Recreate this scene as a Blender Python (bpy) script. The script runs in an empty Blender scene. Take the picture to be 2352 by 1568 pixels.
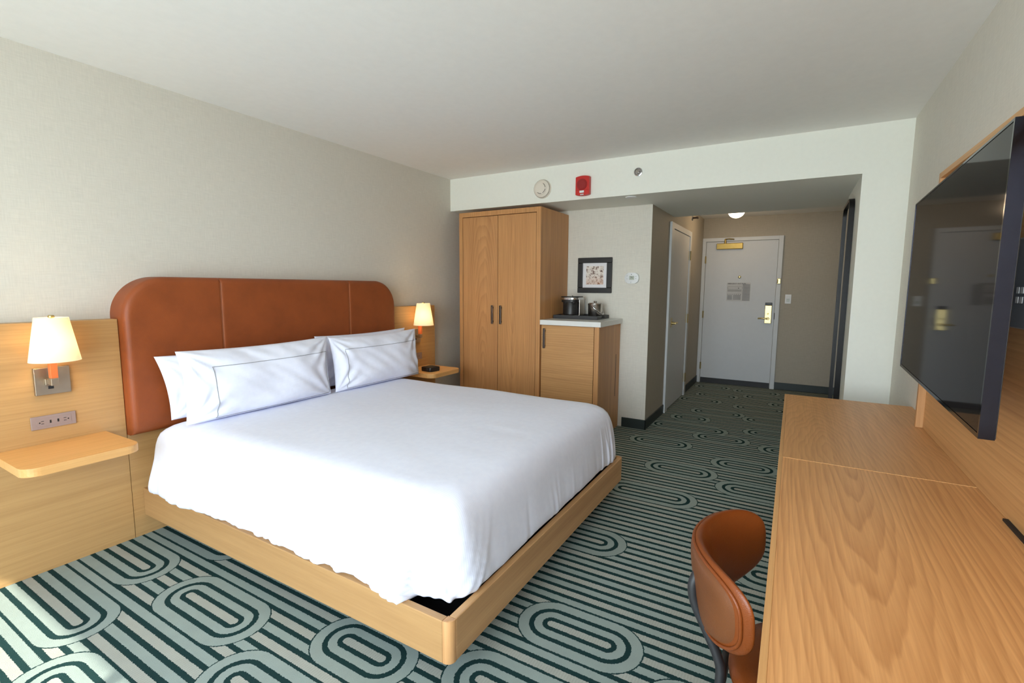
import bpy, bmesh, math, random
from mathutils import Vector, Matrix, noise

C = bpy.context.scene.collection
S = bpy.context.scene
PI = math.pi
random.seed(7)

# ------------------------------------------------------------------ camera
def make_camera():
    cam = bpy.data.cameras.new('camera')
    cam.sensor_width = 36.0
    cam.lens = 1105.56 / 2352 * 36.0
    cam.clip_start = 0.02
    o = bpy.data.objects.new('camera', cam)
    C.objects.link(o)
    yaw, pitch, roll = 0.5280, -0.1119, 0.0065
    fw = Vector((math.cos(yaw) * math.cos(pitch), math.sin(yaw) * math.cos(pitch), math.sin(pitch)))
    rt = Vector((math.sin(yaw), -math.cos(yaw), 0))
    up = rt.cross(fw)
    r2 = rt * math.cos(roll) + up * math.sin(roll)
    u2 = up * math.cos(roll) - rt * math.sin(roll)
    m = Matrix((r2, u2, -fw)).transposed().to_4x4()
    m.translation = (-4.0614, -3.1123, 1.3709)
    o.matrix_world = m
    S.camera = o
make_camera()

# ------------------------------------------------------------------ light and exposure
S.view_settings.view_transform = 'Standard'
S.view_settings.look = 'None'
S.view_settings.gamma = 1.0
S.view_settings.use_curve_mapping = False
S.view_settings.exposure = 0.12
SKY = 14.0
SUN = 10.0
S.cycles.max_bounces = 16
S.cycles.diffuse_bounces = 10
S.cycles.glossy_bounces = 6
S.cycles.transparent_max_bounces = 12
S.cycles.use_denoising = True
LAMP = 11.0
HALL = 4.2
WX = -5.70                      # window wall

w = bpy.data.worlds.new('daylight')
S.world = w
w.use_nodes = True
nt = w.node_tree
nt.nodes.clear()
tc = nt.nodes.new('ShaderNodeTexCoord')
sep = nt.nodes.new('ShaderNodeSeparateXYZ')
rmp = nt.nodes.new('ShaderNodeValToRGB')
mp = nt.nodes.new('ShaderNodeMapRange')
mp.inputs[1].default_value = -1.0
bg = nt.nodes.new('ShaderNodeBackground')
wo = nt.nodes.new('ShaderNodeOutputWorld')
nt.links.new(tc.outputs['Generated'], sep.inputs[0])
nt.links.new(sep.outputs[2], mp.inputs[0])
nt.links.new(mp.outputs[0], rmp.inputs[0])
nt.links.new(rmp.outputs[0], bg.inputs[0])
nt.links.new(bg.outputs[0], wo.inputs[0])
els = rmp.color_ramp.elements
els[0].position = 0.0; els[0].color = (0.44, 0.47, 0.50, 1)
els[1].position = 1.0; els[1].color = (0.56, 0.74, 1.06, 1)
for p, c in ((0.48, (0.62, 0.66, 0.69, 1)), (0.52, (0.88, 0.94, 1.02, 1)), (0.66, (0.80, 0.92, 1.10, 1))):
    e = els.new(p); e.color = c
bg.inputs[1].default_value = SKY

sd = bpy.data.lights.new('sun', 'SUN')
sd.energy = SUN; sd.angle = math.radians(0.6); sd.color = (1.0, 0.95, 0.86)
so = bpy.data.objects.new('sun', sd); C.objects.link(so)
so.rotation_euler = Vector((0.68, 0.37, -0.665)).to_track_quat('-Z', 'Y').to_euler()
so.location = (-8, -2, 8)

pd = bpy.data.lights.new('window_portal', 'AREA')
pd.shape = 'RECTANGLE'; pd.size = 2.6; pd.size_y = 2.3
pd.cycles.is_portal = True
po = bpy.data.objects.new('window_portal', pd); C.objects.link(po)
po.location = (WX - 0.16, -2.40, 1.2)
po.rotation_euler = Vector((1, 0, 0)).to_track_quat('-Z', 'Z').to_euler()

# ------------------------------------------------------------------ materials
def new_mat(name):
    m = bpy.data.materials.new(name); m.use_nodes = True
    n = m.node_tree
    b = n.nodes['Principled BSDF']
    return m, n, b
def lin(r, g, b):
    def f(c):
        c /= 255.0
        return c / 12.92 if c <= 0.04045 else ((c + 0.055) / 1.055) ** 2.4
    return (f(r), f(g), f(b), 1)
class NB:
    """tiny helper for node chains"""
    def __init__(self, n): self.n = n
    def __call__(self, kind, *ins, op=None, **kw):
        nd = self.n.nodes.new(kind)
        if op: nd.operation = op
        for k, v in kw.items(): setattr(nd, k, v)
        for i, v in enumerate(ins):
            if v is None: continue
            if isinstance(v, bpy.types.NodeSocket): self.n.links.new(v, nd.inputs[i])
            else: nd.inputs[i].default_value = v
        return nd
    def m(self, op, a, b=None, c=None): return self('ShaderNodeMath', a, b, c, op=op).outputs[0]
    def v(self, op, a, b=None): return self('ShaderNodeVectorMath', a, b, op=op).outputs[0]
    def pos(self): return self('ShaderNodeNewGeometry').outputs['Position']
    def noise(self, vec, scale, detail=3, rough=0.5):
        nd = self('ShaderNodeTexNoise', vec)
        nd.inputs['Scale'].default_value = scale; nd.inputs['Detail'].default_value = detail
        nd.inputs['Roughness'].default_value = rough
        return nd.outputs[0]
    def ramp(self, f, *stops):
        nd = self('ShaderNodeValToRGB', f)
        e = nd.color_ramp.elements
        e[0].position, e[0].color = stops[0]
        e[1].position, e[1].color = stops[-1]
        for p, c in stops[1:-1]:
            k = e.new(p); k.color = c
        return nd.outputs[0]
    def bump(self, b, h, dist, strength=1.0):
        nd = self('ShaderNodeBump'); nd.inputs['Strength'].default_value = strength
        nd.inputs['Distance'].default_value = dist
        self.n.links.new(h, nd.inputs['Height']); self.n.links.new(nd.outputs[0], b.inputs['Normal'])

def plain(name, col, rough=0.5, metal=0.0, bump=0.0, bscale=300, spec=0.5, var=0.04):
    m, n, b = new_mat(name); q = NB(n)
    p = q.pos()
    f = q.noise(p, bscale * 0.05, 3)
    c0 = tuple(x * (1 - var) for x in col[:3]) + (1,); c1 = tuple(min(1, x * (1 + var)) for x in col[:3]) + (1,)
    n.links.new(q.ramp(f, (0.3, c0), (0.7, c1)), b.inputs['Base Color'])
    b.inputs['Roughness'].default_value = rough; b.inputs['Metallic'].default_value = metal
    b.inputs['Specular IOR Level'].default_value = spec
    if bump: q.bump(b, q.noise(p, bscale, 2), bump)
    return m

def wood(name, grain, light, dark, ring=(0, 0, 0), freq=60, stretch=0.10, rough=0.42, ringmix=0.55, wob=0.05, spec=0.4):
    """oak veneer: grain runs along axis `grain`; rings give cathedral arches round point `ring`"""
    m, n, b = new_mat(name); q = NB(n)
    p = q.v('SUBTRACT', q.pos(), tuple(ring))
    sc = [1, 1, 1]; sc['xyz'.index(grain)] = stretch
    ps = q.v('MULTIPLY', p, tuple(sc))
    nz = q('ShaderNodeTexNoise', ps); nz.inputs['Scale'].default_value = 7; nz.inputs['Detail'].default_value = 3
    dis = q.v('MULTIPLY', q.v('SUBTRACT', nz.outputs['Color'], (0.5, 0.5, 0.5)), (wob, wob, wob))
    ln = q('ShaderNodeVectorMath', q.v('ADD', ps, dis), op='LENGTH').outputs['Value']
    nn = q.noise(ps, 2.2, 2)
    ph = q.m('MULTIPLY', q.m('ADD', ln, q.m('MULTIPLY', nn, 0.16)), freq)
    fr = q.m('FRACT', ph)
    saw = q.m('MULTIPLY', q.m('POWER', fr, 1.6), q('ShaderNodeMapRange', fr, 0.86, 1.0, 1.0, 0.0).outputs[0])
    sc2 = [150, 150, 150]; sc2['xyz'.index(grain)] = 4
    fine = q.noise(q.v('MULTIPLY', p, tuple(sc2)), 1.0, 4, 0.65)
    sc3 = [26, 26, 26]; sc3['xyz'.index(grain)] = 0.9
    broad = q.noise(q.v('MULTIPLY', p, tuple(sc3)), 1.0, 3, 0.5)
    mixv = q.m('ADD', q.m('MULTIPLY', saw, ringmix), q.m('ADD', q.m('MULTIPLY', fine, 0.55), q.m('MULTIPLY', broad, 0.45)))
    col = q.ramp(mixv, (0.35, light), (1.25 if False else 1.0, dark))
    n.links.new(col, b.inputs['Base Color'])
    b.inputs['Roughness'].default_value = rough
    b.inputs['Specular IOR Level'].default_value = spec
    q.bump(b, fine, 0.0006, 0.5)
    return m

OAK_L, OAK_D = lin(214, 168, 112), lin(152, 104, 58)
M = {}
M['oak_x'] = wood('oak_panel', 'x', lin(190, 150, 98), lin(156, 116, 70), (-3.6, 0, 0.4), 40, 0.06, ringmix=0.12)
M['oak_bed_y'] = wood('oak_rail', 'y', lin(178, 138, 90), lin(150, 110, 68), (0, -1, 0.1), 40, 0.05, ringmix=0.18)
M['oak_bed_x'] = wood('oak_foot_rail', 'x', lin(204, 160, 110), lin(158, 114, 72), (-2, 0, 0.1), 40, 0.05, ringmix=0.2)
M['oak_post'] = wood('oak_post', 'z', lin(206, 156, 104), lin(160, 112, 66), (0, 0, 0), 40, 0.05, ringmix=0.2)
M['oak_shelf'] = wood('oak_shelf', 'x', lin(224, 172, 108), lin(190, 138, 78), (-3.2, 0, 0.4), 40, 0.06, ringmix=0.12)
M['oak_z'] = wood('oak_wardrobe', 'z', lin(206, 152, 98), lin(158, 108, 64), (0, -0.6, 1.0), 46, 0.05, ringmix=0.2)
M['oak_door_left'] = wood('oak_wardrobe_door', 'z', lin(204, 150, 98), lin(152, 102, 60), (-0.08, -0.46, 0.2), 62, 0.11, ringmix=0.22)
M['oak_door_right'] = wood('oak_wardrobe_door_straight', 'z', lin(206, 152, 98), lin(154, 104, 62), (-0.08, -0.80, 1.5), 62, 0.07, ringmix=0.2)
M['oak_minibar'] = wood('oak_minibar', 'y', lin(206, 158, 104), lin(164, 116, 70), (-0.08, -1.4, 0.8), 50, 0.08, ringmix=0.22)
M['oak_desk_far'] = wood('oak_desk_far', 'x', lin(218, 162, 104), lin(164, 112, 64), (-1.90, -3.28, 0.73), 55, 0.22, ringmix=0.20, wob=0.12)
M['oak_desk_near'] = wood('oak_desk_near', 'x', lin(226, 168, 108), lin(166, 108, 58), (-1.80, -3.32, 0.73), 62, 0.09, ringmix=0.26, wob=0.11)
M['oak_edge'] = wood('oak_edge', 'x', lin(214, 164, 106), lin(176, 124, 72), (0, -3.1, 0.6), 40, 0.05, ringmix=0.12)
M['oak_media'] = wood('oak_media_panel', 'x', lin(214, 164, 108), lin(166, 116, 68), (-2, -3.6, 0.2), 40, 0.05, ringmix=0.2)

def wallpaper(name, col, amt=0.035, vert=True):
    m, n, b = new_mat(name); q = NB(n)
    p = q.pos()
    a = q.noise(q.v('MULTIPLY', p, (260, 260, 14)), 1.0, 3, 0.6)
    c = q.noise(q.v('MULTIPLY', p, (14, 14, 240)), 1.0, 3, 0.6)
    f = q.m('MULTIPLY', q.m('ADD', a, c), 0.5)
    c0 = tuple(x * (1 - amt * 2) for x in col[:3]) + (1,); c1 = tuple(x * (1 + amt * 2) for x in col[:3]) + (1,)
    n.links.new(q.ramp(f, (0.35, c0), (0.65, c1)), b.inputs['Base Color'])
    b.inputs['Roughness'].default_value = 0.65; b.inputs['Specular IOR Level'].default_value = 0.25
    q.bump(b, f, 0.0006, 0.5)
    return m
M['wallpaper'] = wallpaper('beige_linen_wallpaper', lin(204, 199, 188))
M['wallpaper_daylit'] = wallpaper('daylit_linen_wallpaper', lin(218, 214, 203))  # same beige paper, base colour raised to stand in for light on these walls
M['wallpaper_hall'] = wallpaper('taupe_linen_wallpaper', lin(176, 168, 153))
M['white_wall'] = plain('white_wall_paint', lin(234, 235, 226), 0.7, bump=0.0002, bscale=700, spec=0.2, var=0.01)
M['ceiling'] = plain('ceiling_paint', lin(238, 237, 233), 0.85, bump=0.0003, bscale=500, spec=0.15, var=0.012)
M['base'] = plain('dark_green_baseboard', lin(38, 48, 46), 0.45)
M['door'] = plain('grey_door_paint', lin(208, 211, 214), 0.5, var=0.012)
M['door_trim'] = plain('grey_trim_paint', lin(212, 215, 217), 0.5, var=0.012)
M['brass'] = plain('brass', lin(196, 176, 122), 0.3, 1.0, var=0.06)
M['brass_matte'] = plain('matte_brass', lin(176, 152, 88), 0.45, 0.8, var=0.06)
M['black'] = plain('black_plastic', lin(30, 29, 29), 0.4)
M['soft_black'] = plain('black_powder_coat', lin(34, 33, 34), 0.5, bump=0.0001, bscale=900)
M['mirror_frame'] = plain('black_mirror_frame', lin(20, 19, 19), 0.45, spec=0.3)
M['platform'] = plain('black_platform_cloth', lin(16, 15, 16), 0.9, spec=0.1)
M['bronze'] = plain('dark_bronze', lin(86, 76, 70), 0.4, 0.7)
M['nickel'] = plain('brushed_nickel', lin(166, 152, 134), 0.36, 0.9, var=0.05)
M['mauve_plastic'] = plain('mauve_plastic', lin(150, 130, 124), 0.45)
M['dark_slot'] = plain('dark_slot', lin(22, 20, 20), 0.6)
M['white_plastic'] = plain('white_plastic', lin(226, 228, 228), 0.4, var=0.01)
M['cream_plastic'] = plain('cream_plastic', lin(226, 218, 204), 0.5, var=0.01)
M['red'] = plain('red_plastic', lin(196, 38, 32), 0.4, var=0.03)
M['dark_red'] = plain('dark_red_grille', lin(150, 26, 24), 0.6)
M['dark_chrome'] = plain('dark_polished_metal', lin(40, 41, 48), 0.08, 1.0)
M['chrome'] = plain('chrome', lin(210, 210, 212), 0.12, 1.0)
M['steel'] = plain('brushed_steel', lin(188, 182, 176), 0.25, 1.0)
M['counter'] = plain('white_quartz', lin(226, 226, 222), 0.3, var=0.015)
M['tray'] = plain('charcoal_tray', lin(58, 58, 60), 0.5, bump=0.0002, bscale=800)
M['mat_board'] = plain('white_mat_board', lin(232, 230, 232), 0.8, var=0.01)
M['frame_black'] = plain('black_frame', lin(30, 28, 28), 0.45)
M['mirror'] = plain('mirror_glass', (0.86, 0.87, 0.86, 1), 0.02, 1.0, var=0.0)
M['orange_stem'] = plain('orange_lamp_stem', lin(206, 104, 52), 0.5)  # plain orange for the square sconce stem
M['lcd'] = plain('grey_display', lin(176, 182, 168), 0.3)
M['grey_print'] = plain('grey_print', lin(150, 152, 156), 0.8, var=0.08)
M['dark_print'] = plain('dark_print', lin(104, 104, 108), 0.8)
M['pale_print'] = plain('pale_print', lin(200, 201, 201), 0.8)
M['grey_box'] = plain('grey_outlet_box', lin(120, 124, 132), 0.5)

def leather(name, col, rough=0.42):
    m, n, b = new_mat(name); q = NB(n); p = q.pos()
    f = q.noise(p, 6, 4, 0.6)
    c0 = tuple(x * 0.86 for x in col[:3]) + (1,); c1 = tuple(x * 1.1 for x in col[:3]) + (1,)
    n.links.new(q.ramp(f, (0.3, c0), (0.7, c1)), b.inputs['Base Color'])
    b.inputs['Roughness'].default_value = rough; b.inputs['Specular IOR Level'].default_value = 0.35
    vo = q('ShaderNodeTexVoronoi', p); vo.inputs['Scale'].default_value = 420
    q.bump(b, q.m('ADD', vo.outputs['Distance'], q.noise(p, 180, 3)), 0.0005, 0.45)
    return m
M['leather'] = leather('cognac_leather', lin(138, 69, 31), 0.48)
M['leather_chair'] = leather('chair_leather', lin(116, 56, 17), 0.36)
M['leather_back'] = leather('chair_back_leather', lin(104, 60, 30), 0.42)
M['stitch'] = plain('tan_stitch', lin(188, 118, 72), 0.6)

def linen(name, stripes=True):
    m, n, b = new_mat(name); q = NB(n); p = q.pos()
    n.links.new(q.ramp(q.noise(p, 30, 2), (0.3, lin(228, 230, 244)), (0.7, lin(232, 234, 247))), b.inputs['Base Color'])
    b.inputs['Roughness'].default_value = 0.8; b.inputs['Specular IOR Level'].default_value = 0.2
    b.inputs['Sheen Weight'].default_value = 0.1
    wv = q('ShaderNodeTexWave', p, wave_type='BANDS', bands_direction='X'); wv.inputs['Scale'].default_value = 38
    f = q.m('ADD', q.m('MULTIPLY', q.noise(p, 7, 3, 0.5), 3.0 if stripes else 5.0), q.m('MULTIPLY', wv.outputs['Fac'], 0.10 if stripes else 0.0))
    q.bump(b, f, 0.003, 0.25)
    return m
M['linen'] = linen('white_bed_linen')
M['pillow'] = linen('white_pillow_cotton', False)
M['grey_line'] = plain('grey_embroidery', lin(150, 152, 158), 0.8)

def shade_mat():
    m, n, b = new_mat('lamp_shade_fabric')
    q = NB(n)
    out = n.nodes['Material Output']
    d = q('ShaderNodeBsdfDiffuse'); d.inputs[0].default_value = (0.85, 0.82, 0.76, 1)
    t = q('ShaderNodeBsdfTranslucent'); t.inputs[0].default_value = (0.92, 0.86, 0.74, 1)
    mx = q('ShaderNodeMixShader'); mx.inputs[0].default_value = 0.55
    n.links.new(d.outputs[0], mx.inputs[1]); n.links.new(t.outputs[0], mx.inputs[2])
    n.links.new(mx.outputs[0], out.inputs[0])
    return m
M['shade'] = shade_mat()
def emit(name, col, s):
    m, n, b = new_mat(name); q = NB(n)
    b.inputs['Base Color'].default_value = col
    b.inputs['Emission Color'].default_value = col; b.inputs['Emission Strength'].default_value = s
    return m
M['bulb'] = emit('lit_bulb', (1, 0.72, 0.38, 1), 30)
M['dome'] = emit('lit_opal_dome', (1, 0.80, 0.56, 1), 7.0)

def tv_mat():
    m, n, b = new_mat('tv_screen_glass')
    q = NB(n)
    n.links.new(q.ramp(q.noise(q.pos(), 3), (0.0, lin(30, 27, 27)), (1.0, lin(34, 31, 31))), b.inputs['Base Color'])
    b.inputs['Roughness'].default_value = 0.05; b.inputs['IOR'].default_value = 1.12
    return m
M['tv'] = tv_mat()

def glass_mat():
    m, n, b = new_mat('window_glass')
    q = NB(n); out = n.nodes['Material Output']
    t = q('ShaderNodeBsdfTransparent'); t.inputs[0].default_value = (0.96, 0.98, 0.97, 1)
    g = q('ShaderNodeBsdfGlossy'); g.inputs['Roughness'].default_value = 0.02
    mx = q('ShaderNodeMixShader'); mx.inputs[0].default_value = 0.05
    n.links.new(t.outputs[0], mx.inputs[1]); n.links.new(g.outputs[0], mx.inputs[2]); n.links.new(mx.outputs[0], out.inputs[0])
    return m
M['glass'] = glass_mat()

# carpet: dark stripes along y, interrupted by concentric stadium loops
PIT = 0.0548
X0 = -3.048
LOOPS = [  # centre x, y of the near and far cap centres (floor metres)
    (-3.048, 0.10, -0.463), (-3.048, -0.867, -1.206), (-3.377, 0.10, -0.671), (-3.223, -1.506, -1.85), (-3.541, -0.97, -1.3),
    (-2.720, 0.05, -0.62), (-2.884, -1.692, -1.873), (-2.775, -2.24, -2.50),
    (-2.392, -2.335, -2.570), (-2.556, -2.88, -3.3), (-2.0, -1.2, -1.6),
    (-1.678, -1.9, -2.288), (-1.568, -3.05, -3.5), (-2.11, -3.2, -3.6),
    (-0.928, -2.175, -2.520), (-0.50, -2.85, -3.3), (-0.345, -2.315, -2.571),
    (-0.06, -2.75, -2.965), (0.257, -2.013, -2.289), (0.487, -3.054, -3.4), (0.62, -2.50, -2.717), (0.842, -2.044, -2.514),
    (1.015, -2.897, -3.3), (1.20, -2.165, -2.3), (1.62, -2.307, -2.594), (1.525, -2.847, -3.2), (2.04, -2.7, -3.0),
    (2.15, -2.05, -2.3), (2.55, -2.2, -2.45), (2.7, -2.75, -3.0), (3.1, -2.1, -2.3), (3.05, -2.6, -2.9), (2.35, -3.05, -3.3),
]
def carpet_mat():
    m, n, b = new_mat('striped_loop_carpet'); q = NB(n)
    pos = q.pos()
    jit = q('ShaderNodeTexNoise', pos); jit.inputs['Scale'].default_value = 170; jit.inputs['Detail'].default_value = 1
    jv = q.v('MULTIPLY', q.v('SUBTRACT', jit.outputs['Color'], (0.5, 0.5, 0.5)), (0.008, 0.008, 0))
    p = q.v('MULTIPLY', q.v('ADD', pos, jv), (1, 1, 0))
    dmin = None
    for cx, ya, yb in LOOPS:
        k = round((cx - X0) / PIT); cx = X0 + k * PIT
        c = (cx, (ya + yb) / 2, 0); h = abs(ya - yb) / 2
        r = q.v('MAXIMUM', q.v('SUBTRACT', q.v('ABSOLUTE', q.v('SUBTRACT', p, c)), (0, h, 0)), (0, 0, 0))
        d = q('ShaderNodeVectorMath', r, op='LENGTH').outputs['Value']
        dmin = d if dmin is None else q.m('MINIMUM', dmin, d)
    W = 0.0105
    def band(dist, centre, half):
        return q.m('LESS_THAN', q.m('ABSOLUTE', q.m('SUBTRACT', dist, centre)), half)
    rings = q.m('MAXIMUM', band(dmin, PIT * 0.5, W), band(dmin, PIT * 1.5, W))
    inside = q.m('LESS_THAN', dmin, PIT * 2.5)
    edge = band(dmin, PIT * 2.5 + 0.001, 0.0026)
    sx = q('ShaderNodeSeparateXYZ', p).outputs[0]
    ph = q.m('DIVIDE', q.m('SUBTRACT', sx, X0), PIT)
    fr = q.m('ABSOLUTE', q.m('SUBTRACT', q.m('FRACT', ph), 0.5))
    stripes = q.m('LESS_THAN', fr, W / PIT)
    dark = q('ShaderNodeMix', inside, None, stripes, rings); dark.data_type = 'FLOAT'
    dark = q.m('MAXIMUM', dark.outputs[0], edge)
    par = q.m('LESS_THAN', q.m('FRACT', q.m('MULTIPLY', q.m('FLOOR', q.m('ADD', ph, 0.5)), 0.5)), 0.25)
    core = q.m('LESS_THAN', dmin, PIT * 0.5)
    warm = q('ShaderNodeMix', inside, None, par, core); warm.data_type = 'FLOAT'
    pile = q.noise(pos, 420, 3, 0.7)
    cl = q.noise(pos, 14, 3, 0.6)
    rib = q('ShaderNodeTexWave', pos, wave_type='BANDS', bands_direction='Y'); rib.inputs['Scale'].default_value = 30; rib.inputs['Distortion'].default_value = 1.0
    lw = q('ShaderNodeMix', warm.outputs[0], None, None); lw.data_type = 'RGBA'
    lw.inputs[6].default_value = lin(150, 161, 153); lw.inputs[7].default_value = lin(164, 165, 154)
    sh = q('ShaderNodeMix', None, None, None); sh.data_type = 'RGBA'; sh.blend_type = 'MULTIPLY'; sh.inputs[0].default_value = 1.0
    n.links.new(lw.outputs[2], sh.inputs[6])
    amt = q.m('ADD', 0.70, q.m('ADD', q.m('MULTIPLY', pile, 0.34), q.m('ADD', q.m('MULTIPLY', cl, 0.18), q.m('MULTIPLY', q.m('MULTIPLY', rib.outputs['Fac'], warm.outputs[0]), 0.10))))
    cmb = q('ShaderNodeCombineXYZ', amt, amt, amt)
    n.links.new(cmb.outputs[0], sh.inputs[7])
    dk = q.ramp(pile, (0.3, lin(17, 40, 40)), (0.75, lin(40, 68, 66)))
    fin = q('ShaderNodeMix', dark, None, None); fin.data_type = 'RGBA'
    n.links.new(sh.outputs[2], fin.inputs[6]); n.links.new(dk, fin.inputs[7])
    n.links.new(fin.outputs[2], b.inputs['Base Color'])
    b.inputs['Roughness'].default_value = 0.95; b.inputs['Specular IOR Level'].default_value = 0.1
    q.bump(b, pile, 0.004, 0.6)
    return m
M['carpet'] = carpet_mat()

def art_mat():
    m, n, b = new_mat('printed_blossom_photo'); q = NB(n)
    p = q.pos()
    v1 = q.noise(p, 34, 4, 0.65); v2 = q.noise(p, 16, 2)
    col = q.ramp(v1, (0.30, lin(66, 52, 48)), (0.42, lin(140, 112, 100)), (0.50, lin(226, 216, 206)), (0.70, lin(236, 230, 222)))
    z = q('ShaderNodeSeparateXYZ', p).outputs[2]
    low = q('ShaderNodeMapRange', z, 1.50, 1.41, 0.0, 0.7).outputs[0]
    mx = q('ShaderNodeMix', q.m('MULTIPLY', low, v2), None, None); mx.data_type = 'RGBA'
    n.links.new(col, mx.inputs[6]); mx.inputs[7].default_value = lin(190, 112, 52)
    n.links.new(mx.outputs[2], b.inputs['Base Color'])
    b.inputs['Roughness'].default_value = 0.5
    return m
M['art'] = art_mat()

# ------------------------------------------------------------------ mesh helpers
ORG = {}
def thing(name, label, cat, loc, group=None):
    o = bpy.data.objects.new(name, None); C.objects.link(o)
    o.empty_display_size = 0.05
    o.location = loc; ORG[o] = Vector(loc)
    o['label'] = label; o['category'] = cat
    if group: o['group'] = group
    return o
def mesh_obj(name, bm, mat, parent=None, smooth=False, label=None):
    me = bpy.data.meshes.new(name)
    bmesh.ops.recalc_face_normals(bm, faces=bm.faces[:])
    if smooth:
        for f in bm.faces: f.smooth = True
    bm.to_mesh(me); bm.free()
    if smooth == 'auto':
        try: me.set_sharp_from_angle(angle=math.radians(38))
        except Exception: pass
    for m_ in (mat if isinstance(mat, (list, tuple)) else [mat]): me.materials.append(m_)
    o = bpy.data.objects.new(name, me); C.objects.link(o)
    if parent is not None:
        root = parent
        while root.parent: root = root.parent
        org = ORG.get(root, Vector((0, 0, 0)))
        me.transform(Matrix.Translation(-org))
        o.parent = parent
    if label: o['label'] = label
    return o
def centre_origin(o):
    """put the origin of a top-level single mesh at the middle of its base"""
    me = o.data
    xs = [v.co.x for v in me.vertices]; ys = [v.co.y for v in me.vertices]; zs = [v.co.z for v in me.vertices]
    c = Vector(((min(xs) + max(xs)) / 2, (min(ys) + max(ys)) / 2, min(zs)))
    me.transform(Matrix.Translation(-c)); o.location = c
    ORG[o] = c
def single(name, bm, mat, label, cat, group=None, smooth=False):
    o = mesh_obj(name, bm, mat, None, smooth)
    centre_origin(o)
    o['label'] = label; o['category'] = cat
    if group: o['group'] = group
    return o
def struct(name, bm, mat, label=None, cat=None):
    o = mesh_obj(name, bm, mat)
    o['kind'] = 'structure'
    if label: o['label'] = label
    if cat: o['category'] = cat
    return o
def box(bm, x0, x1, y0, y1, z0, z1, bev=0.0, seg=2, rot=None, about=None):
    vs = [bm.verts.new((x, y, z)) for x in (x0, x1) for y in (y0, y1) for z in (z0, z1)]
    idx = [(0, 1, 3, 2), (4, 6, 7, 5), (0, 4, 5, 1), (2, 3, 7, 6), (0, 2, 6, 4), (1, 5, 7, 3)]
    fs = [bm.faces.new([vs[i] for i in f]) for f in idx]
    if bev:
        es = set(e for f in fs for e in f.edges)
        r = bmesh.ops.bevel(bm, geom=list(es), offset=bev, segments=seg, affect='EDGES', profile=0.5)
        vs = list(set(v for f in r['faces'] for v in f.verts) | set(v for v in vs if v.is_valid))
    if rot is not None:
        bmesh.ops.rotate(bm, verts=vs, cent=about or ((x0 + x1) / 2, (y0 + y1) / 2, (z0 + z1) / 2), matrix=rot)
    return vs
def bx(*a, **k):
    bm = bmesh.new(); box(bm, *a, **k); return bm
def lathe(bm, c, prof, axis='z', seg=32, cap=True):
    """prof: list of (radius, height) along axis from point c"""
    c = Vector(c)
    ax = {'x': Vector((1, 0, 0)), 'y': Vector((0, 1, 0)), 'z': Vector((0, 0, 1)), '-x': Vector((-1, 0, 0)), '-y': Vector((0, -1, 0)), '-z': Vector((0, 0, -1))}[axis]
    u = ax.orthogonal().normalized(); v = ax.cross(u)
    rings = []
    for r, h in prof:
        if r < 1e-6: rings.append([bm.verts.new(c + ax * h)])
        else: rings.append([bm.verts.new(c + ax * h + (u * math.cos(a) + v * math.sin(a)) * r) for a in [2 * PI * i / seg for i in range(seg)]])
    for a, b in zip(rings, rings[1:]):
        if len(a) == 1 and len(b) == 1: continue
        for i in range(seg):
            j = (i + 1) % seg
            if len(a) == 1: bm.faces.new((a[0], b[i], b[j]))
            elif len(b) == 1: bm.faces.new((a[i], b[0], a[j]))
            else: bm.faces.new((a[i], b[i], b[j], a[j]))
    if cap:
        for r in (rings[0], rings[-1]):
            if len(r) > 2: bm.faces.new(r)
def lathe_bm(*a, **k):
    bm = bmesh.new(); lathe(bm, *a, **k); return bm
def tube(bm, pts, r, seg=10, closed=False):
    pts = [Vector(p) for p in pts]; n = len(pts)
    rings = []; up = None
    for i in range(n):
        a = pts[(i - 1) % n] if (closed or i > 0) else pts[i]
        b = pts[(i + 1) % n] if (closed or i < n - 1) else pts[i]
        t = (b - a).normalized()
        if up is None: up = t.orthogonal().normalized()
        up = (up - t * up.dot(t)).normalized()
        s = t.cross(up)
        rr = r[i] if isinstance(r, (list, tuple)) else r
        rings.append([bm.verts.new(pts[i] + (up * math.cos(k) + s * math.sin(k)) * rr) for k in [2 * PI * j / seg for j in range(seg)]])
    for i in range(n if closed else n - 1):
        a, b = rings[i], rings[(i + 1) % n]
        for j in range(seg):
            k = (j + 1) % seg
            bm.faces.new((a[j], a[k], b[k], b[j]))
    if not closed:
        bm.faces.new(rings[0]); bm.faces.new(rings[-1])
def prism(bm, outline, axis, a, b, bev=0.0):
    """outline of 2-D points extruded along axis from a to b"""
    def mk(p, t):
        if axis == 'x': return (t, p[0], p[1])
        if axis == 'y': return (p[0], t, p[1])
        return (p[0], p[1], t)
    A = [bm.verts.new(mk(p, a)) for p in outline]; B = [bm.verts.new(mk(p, b)) for p in outline]
    fa = bm.faces.new(A); fb = bm.faces.new(B)
    n = len(outline)
    for i in range(n):
        j = (i + 1) % n
        bm.faces.new((A[i], A[j], B[j], B[i]))
    if bev:
        bmesh.ops.bevel(bm, geom=list(set(list(fa.edges) + list(fb.edges))), offset=bev, segments=2, affect='EDGES', profile=0.5)
def rrect(x0, x1, y0, y1, r, seg=8, corners=(1, 1, 1, 1)):
    out = []
    for (cx, cy, a0, k) in ((x1 - r, y1 - r, 0, 0), (x0 + r, y1 - r, 90, 1), (x0 + r, y0 + r, 180, 2), (x1 - r, y0 + r, 270, 3)):
        if corners[k]:
            for i in range(seg + 1):
                a = math.radians(a0 + 90 * i / seg); out.append((cx + r * math.cos(a), cy + r * math.sin(a)))
        else:
            out.append(((x1, y1), (x0, y1), (x0, y0), (x1, y0))[k])
    return out
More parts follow.
